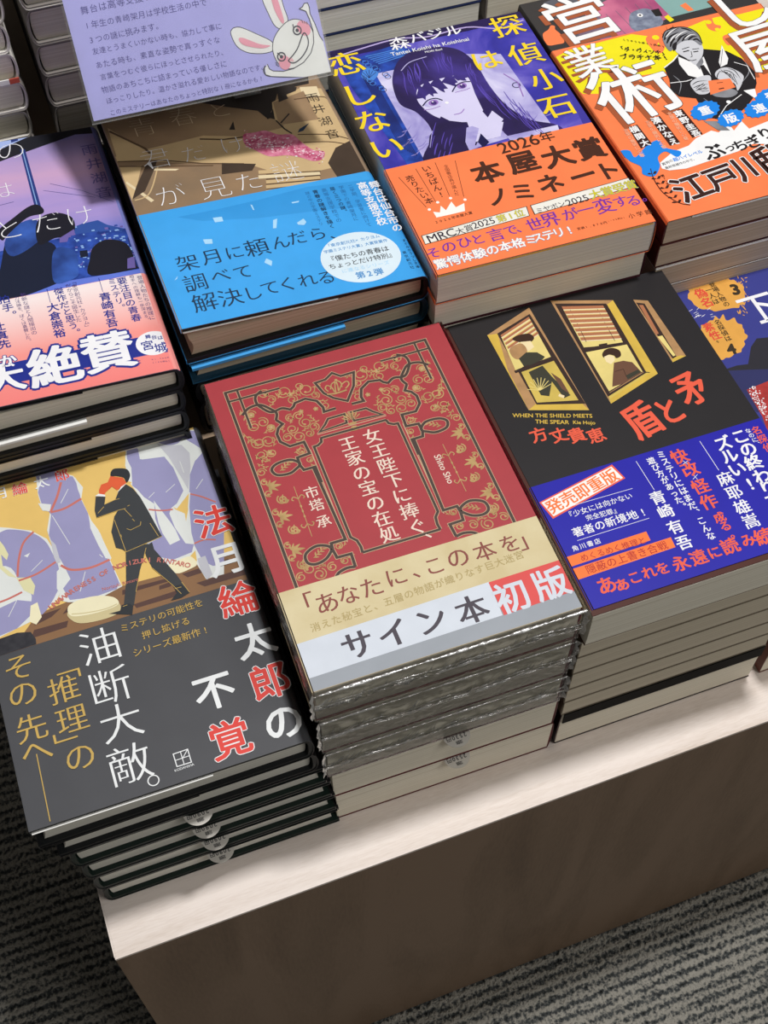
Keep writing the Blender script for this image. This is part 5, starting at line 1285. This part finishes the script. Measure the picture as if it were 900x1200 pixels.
B.R('o_purple', (('界', (225, 635), 13), ('が', (340, 605), 11), ('一', (430, 578), 12), ('変', (540, 555), 14), ('す', (636, 530), 10.5), ('る', (710, 525), 10.5), ('。', (790, 500), 9)), 0, dx=.012)
for i, ch in enumerate('ステリ!'):
    t = i / 3; B.G('o_white', ch, (150 + 185 * t, 742 - 45 * t), 7.4, .02, out='o_blueout', ow=.022)
B.T('o_brown', '定価1,870円', (392, 690), (545, 655), 1.0, .008); B.T('o_brown', '(10%税込)', (565, 645), (655, 625), .95); B.T('o_brown', '小学館', (700, 615), (798, 592), .8, .004)

# ================================================================== artwork: comic-art book
mat('m_yellow', '#f0e420', 0.42); mat('m_orange', '#fa8350', 0.42); mat('m_white', '#f4f4f4', 0.42); mat('m_black', '#242124', 0.42); mat('m_grey', '#8f9096', 0.42, 0.2, 0.3, 120); mat('m_lgrey', '#cfd0d6', 0.42); mat('m_blue', '#1f86e6', 0.42)
mat('m_pink', '#d47a98', 0.42, 0.2, 0.3, 30, '#a04a74'); mat('m_slate', '#60616a', 0.42, 0.2, 0.3, 40); mat('m_parrot', '#8e97aa', 0.42, 0.2, 0.4, 220, '#6a7186'); mat('m_mauve', '#7d6a80', 0.42, 0.2, 0.3, 40); mat('m_shadow', '#a85a38', 0.42); mat('m_paleorange', '#f7b08c', 0.42); mat('m_teal', '#86aca8', 0.42); mat('m_brownd', '#3a201c', 0.42)
A = manga.sheet(manga.jm); A.V(600, 0, 3); A.lay = 1
A.P('m_slate', [(110, 10), (300, -60), (420, -60), (450, 40), (360, 140), (230, 190), (150, 60)])
A.P('m_pink', [(250, 40), (420, -40), (520, -60), (560, 60), (440, 110), (330, 155), (300, 130)]); A.P('m_teal', [(500, 0), (620, -60), (720, 20), (560, 60)]); A.P('m_mauve', [(200, 60), (310, 60), (350, 130), (250, 150)])
A.lay = 2
for k in range(5): A.S('m_mauve', .4, [(330 + k * 34, 50 - k * 12), (400 + k * 34, 120 - k * 10)])
A.P('m_parrot', [(412, 60), (428, 40), (470, 30), (510, 46), (530, 84), (470, 112), (420, 100)], 1); A.E('m_white', (450, 54), 1.8, lay=3); A.E('m_black', (450, 54), .8, lay=4); A.P('m_black', [(488, 36), (516, 30), (530, 56), (505, 58)], lay=3)
A.P('m_yellow', [(535, 60), (548, 52), (570, 70), (556, 78)], lay=3); A.P('m_orange', [(590, 20), (610, 10), (640, 36), (620, 40)], lay=3)
A.P('m_orange', [(108, 122), (128, 104), (136, 90), (150, 92), (152, 104), (170, 120), (184, 148), (160, 156), (124, 158)], 1)
B = manga.sheet(manga.band, .3); B.V(600, 0, 3); B.lay = 1
B.P('m_yellow', [(100, 230), (200, 176), (420, 120), (500, 130), (530, 170), (560, 120), (680, 70), (720, 60), (800, 50), (920, 20), (1000, 300), (880, 250), (800, 200), (560, 250), (420, 270), (380, 260), (330, 330), (250, 330)])
B.lay = 2
for q in ([(470, 140), (490, 120), (520, 120), (512, 160), (540, 150), (528, 185), (500, 180)], [(680, 70), (700, 60), (712, 84), (735, 92), (720, 110), (690, 100)], [(740, 130), (770, 120), (790, 140), (760, 160)]): B.P('m_orange', q, 1)
for c, r in (((505, 132), 2.2), ((690, 78), 2), ((722, 104), 1.6)): B.E('m_yellow', c, r, lay=3)
# big title letters, white with a thin outline and a raking printed shadow
def BIG(art, ch, c, em, lay):
    art.lay = lay
    u = art.vw
    art.G('m_shadow', ch, (c[0] - 10, c[1] + 16), em, .01, rot=.08, lay=lay)
    art.G('m_white', ch, c, em, .01, rot=.08, out='m_black', ow=.007, lay=lay + 1)
BIG(A, '営', (238, 62), 46, 6); BIG(B, '業', (272, 212), 29, 6); BIG(B, '術', (430, 318), 52, 6); BIG(B, 'し', (803, 28), 42, 6); BIG(B, '屋', (898, 158), 44, 6)
# suited man holding out a card
B.V(700, 0, 4.5); B.lay = 9
B.P('m_black', [(352, 358), (400, 320), (420, 290), (560, 260), (680, 270), (760, 310), (830, 380), (840, 440), (820, 520), (790, 560), (700, 640), (580, 620), (520, 520), (430, 510), (385, 470), (380, 420)])
B.lay = 10
B.P('m_white', [(425, 300), (432, 340), (480, 400), (560, 420), (600, 400), (560, 300), (520, 340)]); B.P('m_lgrey', [(402, 240), (430, 225), (520, 210), (556, 250), (552, 300), (520, 345), (470, 310), (420, 280)], 1)
B.P('m_grey', [(344, 200), (360, 165), (420, 145), (480, 150), (530, 180), (552, 230), (540, 240), (500, 215), (440, 225), (400, 262), (380, 270), (356, 240)], 1)
B.lay = 11
for q in ([(352, 214), (372, 176), (420, 156)], [(366, 232), (384, 196), (430, 170)], [(384, 250), (398, 214), (440, 186)], [(420, 224), (440, 196), (480, 176)], [(446, 220), (468, 194), (506, 178)], [(478, 214), (500, 196), (528, 196)], [(504, 214), (524, 208), (546, 226)], [(376, 160), (400, 148), (430, 152)], [(440, 150), (470, 156), (500, 168)], [(398, 258), (404, 236), (424, 220)]):
    B.S('m_black', 1.5, q, sm=1, taper=True)
for q in ([(360, 200), (386, 170), (420, 150)], [(410, 206), (440, 178), (476, 164)], [(460, 208), (490, 186), (520, 184)], [(384, 222), (400, 196), (430, 178)]): B.S('m_white', .8, q, sm=1, taper=True, lay=12)
for q in ([(372, 168), (362, 140)], [(400, 150), (396, 132)], [(350, 190), (338, 176)]): B.S('m_black', .6, q, taper=True)
for q in ([(500, 450), (530, 432), (580, 428)], [(506, 466), (540, 452), (584, 446)], [(516, 482), (548, 470), (590, 466)], [(640, 380), (676, 384), (716, 410)], [(664, 372), (700, 380), (738, 412)], [(690, 364), (724, 376), (756, 420)], [(630, 420), (634, 396), (648, 376)], [(490, 440), (480, 456), (500, 486)]): B.S('m_black', .6, q, sm=1, taper=True, lay=13)
for q in ([(400, 400), (440, 440), (430, 500)], [(780, 330), (800, 380), (760, 440)], [(560, 520), (600, 560), (590, 620)], [(640, 560), (620, 600)]): B.S('m_grey', .7, q, sm=1, taper=True, lay=12)
B.S('m_black', .7, [(344, 200), (360, 165), (420, 145), (480, 150), (530, 180), (552, 230)], sm=1); B.P('m_black', [(395, 250), (420, 226), (416, 262), (402, 272)])
B.S('m_black', .6, [(446, 262), (484, 250)]); B.S('m_black', .6, [(500, 262), (536, 258)]); B.S('m_black', .9, [(452, 276), (484, 268)]); B.S('m_black', .9, [(506, 276), (532, 272)]); B.S('m_black', .4, [(494, 272), (500, 300), (490, 304)]); B.S('m_black', .6, [(476, 318), (500, 322), (522, 316)])
B.P('m_grey', [(520, 345), (552, 300), (560, 330), (540, 370)]); B.P('m_black', [(540, 350), (560, 344), (600, 400), (590, 416), (560, 400)]); B.P('m_white', [(640, 330), (655, 240), (690, 310), (684, 340), (650, 356)]); B.S('m_black', .3, [(650, 350), (660, 260)])
B.P('m_lgrey', [(490, 440), (530, 410), (590, 400), (600, 440), (590, 490), (540, 500), (510, 480)], 1); B.P('m_lgrey', [(620, 390), (650, 362), (700, 360), (760, 390), (770, 420), (740, 480), (720, 440), (640, 420)], 1); B.P('m_grey', [(600, 480), (700, 470), (740, 490), (700, 515), (620, 510)], 1)
B.lay = 12
B.P('m_orange', [(584, 428), (700, 416), (728, 462), (596, 502)]); B.S('m_brownd', .5, [(630, 440), (662, 436)]); B.S('m_brownd', .9, [(640, 472), (668, 466)])
for k in range(5): B.S('m_black', .4, [(520 + k * 8, 470 + k * 4), (560 + k * 7, 440 + k * 10)]); B.S('m_black', .4, [(650 + k * 16, 370 + k * 6), (690 + k * 12, 400 + k * 12)])
B.S('m_white', .6, [(384, 440), (470, 430), (500, 420)], lay=12); B.S('m_white', .5, [(720, 330), (790, 350), (830, 420)], lay=12); B.S('m_white', .5, [(640, 620), (680, 560), (760, 500)], lay=12); B.E('m_white', (692, 540), 1.4, lay=12); B.P('m_white', [(770, 480), (830, 470), (845, 530), (800, 500)], lay=12)
B.S('m_white', .8, [(352, 360), (400, 322), (425, 292)], lay=12); B.P('m_grey', [(560, 640), (640, 690), (700, 690), (640, 640)], lay=8)
# white burst, blue splash
B.lay = 7
B.P('m_white', [(330, 860), (400, 800), (480, 770), (520, 730), (600, 690), (640, 700), (690, 650), (720, 690), (760, 640), (800, 680), (900, 640), (1000, 640), (1000, 760), (820, 760), (740, 800), (560, 860), (470, 890), (380, 900), (340, 890)])
B.P('m_blue', [(120, 800), (170, 795), (200, 830), (260, 770), (320, 740), (360, 780), (440, 800), (420, 830), (360, 800), (320, 830), (330, 880), (300, 930), (240, 920), (230, 880), (170, 850)], 1)
for c, r in (((568, 585), 8.8), ((703, 625), 8), ((850, 573), 8.6), ((905, 515), 8.6)):
    q = []; 
    for i in range(28):
        a = i * math.pi / 14; k = 1 + (.08 if i % 2 else -.04); q.append((c[0] + r * 8.4 * k * math.cos(a), c[1] + r * 5.4 * k * math.sin(a) - r * 1.6 * math.cos(a)))
    B.P('m_blue', q, lay=13)
B.lay = 14
for ch, c in (('重', (568, 585)), ('版', (703, 625)), ('連', (855, 573)), ('発', (920, 510))): B.G('m_white', ch, c, 8.0, .028)
# name boxes
for q, st, a, b in (([(400, 590), (446, 574), (556, 708), (502, 728)], '東野圭吾', (428, 600), (520, 704)), ([(280, 630), (328, 612), (436, 752), (384, 770)], '湊かなえ', (310, 636), (402, 748)), ([(164, 674), (210, 658), (288, 760), (230, 784)], '横関大', (194, 684), (250, 756))):
    B.P('m_brownd', q, lay=8); B.T('m_white', st, a, b, .92, .03, lay=9, vert=True)
for k in range(3):
    x, y = 150 + k * 116, 690 - k * 44; B.T('m_paleorange', '言葉の魔術に心奪', (x, y), (x + 85, y + 130), 1.0, .02, lay=8, vert=True)
B.V(700, 0, 4.5); B.lay = 10
B.T('m_black', '(2025年11月号)', (140, 210), (345, 246), .95, .01); B.T('m_black', '「ダ・ヴィンチ」', (124, 258), (352, 280), 1.1, .03); B.T('m_black', 'プラチナ本!', (140, 300), (358, 306), 1.0, .03)
B.R('m_black', (('ぶ', (610, 800), 24), ('っ', (695, 780), 13), ('ち', (752, 768), 17), ('ぎ', (820, 748), 19), ('り', (885, 705), 18)), .016, dx=.012, rot=.12, lay=12)
B.T('m_blue', '超ハイレベル', (412, 842), (540, 802), 1.0, .02, lay=9); B.T('m_black', '異例の', (350, 866), (388, 850), 1.0, .004, lay=9); B.T('m_black', '最終候補作の中で、', (366, 886), (512, 840), 1.0, .004, lay=9)
B.V(700, 100, 4.5)
B.lay = 10
B.R('m_brownd', (('江', (495, 540), 28), ('戸', (655, 485), 26), ('川', (800, 430), 27), ('乱', (920, 380), 28), ('歩', (1040, 330), 28)), .026, lay=11, out='m_white', ow=.028, rot=.10, k=1.12)
B.S('m_brownd', .5, [(280, 440), (300, 500), (350, 570), (430, 620), (490, 632)], sm=1, lay=8)
for k in range(7):
    t = k / 6; x, y = 292 + 130 * t, 470 + 150 * t
    for s_ in (-1, 1): B.P('m_brownd', [(x, y), (x + s_ * 14 - 6, y - s_ * 4 - 12), (x + s_ * 26 - 4, y - s_ * 8 - 8), (x + s_ * 16, y - s_ * 2)], lay=8)
B.T('m_brownd', '第71回', (344, 478), (374, 520), 1.0, .004, lay=8, vert=True)

# ------------------------------------------------------------------ lavender shop card, leaning back in a clear sleeve on a little stand
mat('k_lav', '#b5b4ee', 0.5, 0.2); mat('k_ink', '#565296', 0.5); mat('k_white', '#eef0ee', 0.5); mat('k_pink', '#eea6b8', 0.5); mat('k_line', '#4a4a55', 0.5); mat('k_pink2', '#f0bcc4', 0.5)
CW, CH, CL = 127.0, 88.0, math.radians(42)
cz = 238.0
def card_pt(X, Y, z):
    d = ROWS[0] * ((X - 450) / FOC) + ROWS[1] * ((Y - 600) / FOC) + ROWS[2]; k = (z - CAMP.z) / d.z; return CAMP + d * k
cb = card_pt(110, 142, cz); ce = card_pt(388, 84, cz)
CW = (ce - cb).length; crz = math.atan2(ce.y - cb.y, ce.x - cb.x)
ct = thing('shop_card', 'lavender handwritten shop card with a laughing white rabbit, leaning above the brown classroom book', 'card', (cb.x, cb.y, cz), crz)
cm = MB()
sl, cl_ = math.sin(CL), math.cos(CL)
def cput(u, v, h): return (u, v * sl - h * cl_, v * cl_ + h * sl)      # v runs up the leaning card, h off its face
def cbox(mb, u0, u1, v0, v1, h0, h1, m):
    P = [cput(u, v, h) for h in (h0, h1) for u, v in ((u0, v0), (u1, v0), (u1, v1), (u0, v1))]
    mb.add(P, [(0, 3, 2, 1), (4, 5, 6, 7), (0, 1, 5, 4), (1, 2, 6, 5), (2, 3, 7, 6), (3, 0, 4, 7)], m)
cbox(cm, 0, CW, 0, CH, -.5, 0, 'k_lav')
cinv = (Matrix.Translation(Vector((cb.x, cb.y, cz))) @ Matrix.Rotation(crz, 4, 'Z')).inverted()
def cplane(o, d):
    n = Vector((0, -cl_, sl)); k = -n.dot(o) / n.dot(d); p = o + d * k
    return (p.x, p.y * sl + p.z * cl_)
K = Art(cm, cinv, cplane, (0, CW, 0, CH), cput); K.V(0, 0, 1); K.lay = 1
for st, a, b in (('舞台は高等支援学校の特別', (99, 12), (214, -14)), ('1年生の青崎架月は学校生活の中で', (102, 30), (238, 3)), ('3つの謎に挑みます。', (107, 47), (186, 30)), ('友達とうまくいかない時も、協力して事に', (112, 60), (256, 31)), ('あたる時も、素直な姿勢で真っすぐな', (116, 76), (254, 47)),
                 ('言葉をつむぐ彼らにほっとさせられたり、', (121, 90), (262, 61)), ('物語のあちこちに詰まっている優しさに', (123, 105), (262, 75)), ('ほっこりしたり。温かさ溢れる愛おしい物語なのです。', (128, 118), (309, 78)), ('このミステリーはあなたのちょっと特別な1冊になるかも?', (132, 132), (306, 92))):
    K.T('k_ink', st, a, b, .96, .004, vert=False, jit=.07)
K.V(220, 0, 5)
bun = lambda q, lay, sm=1: (K.S('k_line', .8, q, True, sm, lay), K.P('k_white', q, sm, lay + 1))
bun([(440, 0), (425, -90), (470, -130), (520, -90), (560, 40), (585, 118), (560, 160), (535, 165), (505, 140), (470, 70)], 1); bun([(255, 200), (262, 172), (285, 162), (320, 166), (400, 200), (490, 245), (500, 290), (470, 306), (420, 312), (350, 305), (290, 270)], 1)
bun([(500, 262), (512, 215), (545, 165), (590, 125), (640, 115), (700, 140), (732, 190), (736, 255), (716, 320), (670, 370), (615, 398), (560, 395), (522, 355), (502, 305)], 3)
K.lay = 6
K.S('k_line', .8, [(455, 385), (446, 412), (458, 438), (490, 446), (580, 450), (670, 448)], sm=1, lay=5)
K.P('k_white', [(452, 400), (466, 376), (478, 404), (500, 416), (560, 418), (620, 402), (680, 365), (722, 310), (738, 250), (734, 180), (712, 110), (692, 66), (654, 52), (672, 40), (682, 20), (702, 18), (712, 44), (716, 80), (745, 140), (772, 210), (792, 240), (812, 320), (840, 425), (680, 452), (490, 446), (458, 436)])
K.lay = 8
K.S('k_line', .45, [(466, 376), (478, 404), (500, 416), (560, 418), (620, 402), (680, 365), (722, 310), (738, 250), (734, 180), (712, 110), (692, 66), (654, 52), (672, 40), (682, 20), (702, 18), (712, 44), (716, 80), (745, 140), (772, 210), (792, 240)])
K.P('k_pink', [(484, -40), (515, -30), (562, 110), (558, 138), (540, 120), (505, 50)], 1); K.P('k_pink', [(300, 224), (330, 224), (420, 258), (484, 268), (430, 283), (340, 268), (306, 246)], 1)
K.E('k_pink', (680, 165), 3.2, 4.2, .5); K.E('k_pink', (568, 367), 3.2, 3.6)
K.lay = 9
K.P('k_pink2', [(590, 352), (602, 334), (622, 360)], 1)
K.S('k_line', .6, [(588, 356), (640, 290), (678, 195), (704, 228), (702, 276), (672, 330), (634, 364), (606, 368), (588, 356)], sm=1); K.S('k_line', .5, [(615, 142), (622, 176)]); K.S('k_line', .5, [(524, 310), (541, 325)])
for c in ((641, 178), (549, 333)): K.E('k_line', c, 2.1, lay=9, ring=.7); K.E('k_line', c, .9, lay=9)
for a, b in (((668, 120), (676, 136)), ((682, 124), (688, 138)), ((696, 128), (700, 144)), ((514, 366), (524, 372)), ((516, 380), (528, 380)), ((526, 388), (534, 386))): K.S('k_line', .4, [a, b])
cm.build('card', ct)
sm_ = MB(); cbox(sm_, -1.2, CW + 1.2, -1.4, CH + 1, 1.0, 1.15, 'sleeve'); cbox(sm_, -1.2, CW + 1.2, -1.4, CH + 1, -1.0, -.85, 'sleeve'); cbox(sm_, -1.3, CW + 1.3, -1.9, -1.3, -1.0, 1.15, 'sleeve_edge')
sm_.build('clear_sleeve', ct)
for u in (34, 92):                                     # clear props reaching down behind the card
    p = cput(u, 76, -1.2); gz = 191.5 - cz + (9.6 - 9.6 * u / 134)
    st_ = MB(); st_.box(u - 1.5, u + 1.5, p[1], p[1] + 2, gz + 1.2, p[2], 'sleeve_edge'); st_.box(u - 8, u + 8, p[1] - 3, p[1] + 14, gz - .0, gz + 1.2, 'sleeve_edge'); st_.build('stand', ct)

for b_ in (yellow, red, black, shita, left, blue, orange, manga): b_.finish()
if _fo.name in COL.objects: COL.objects.unlink(_fo)
bpy.data.objects.remove(_fo)
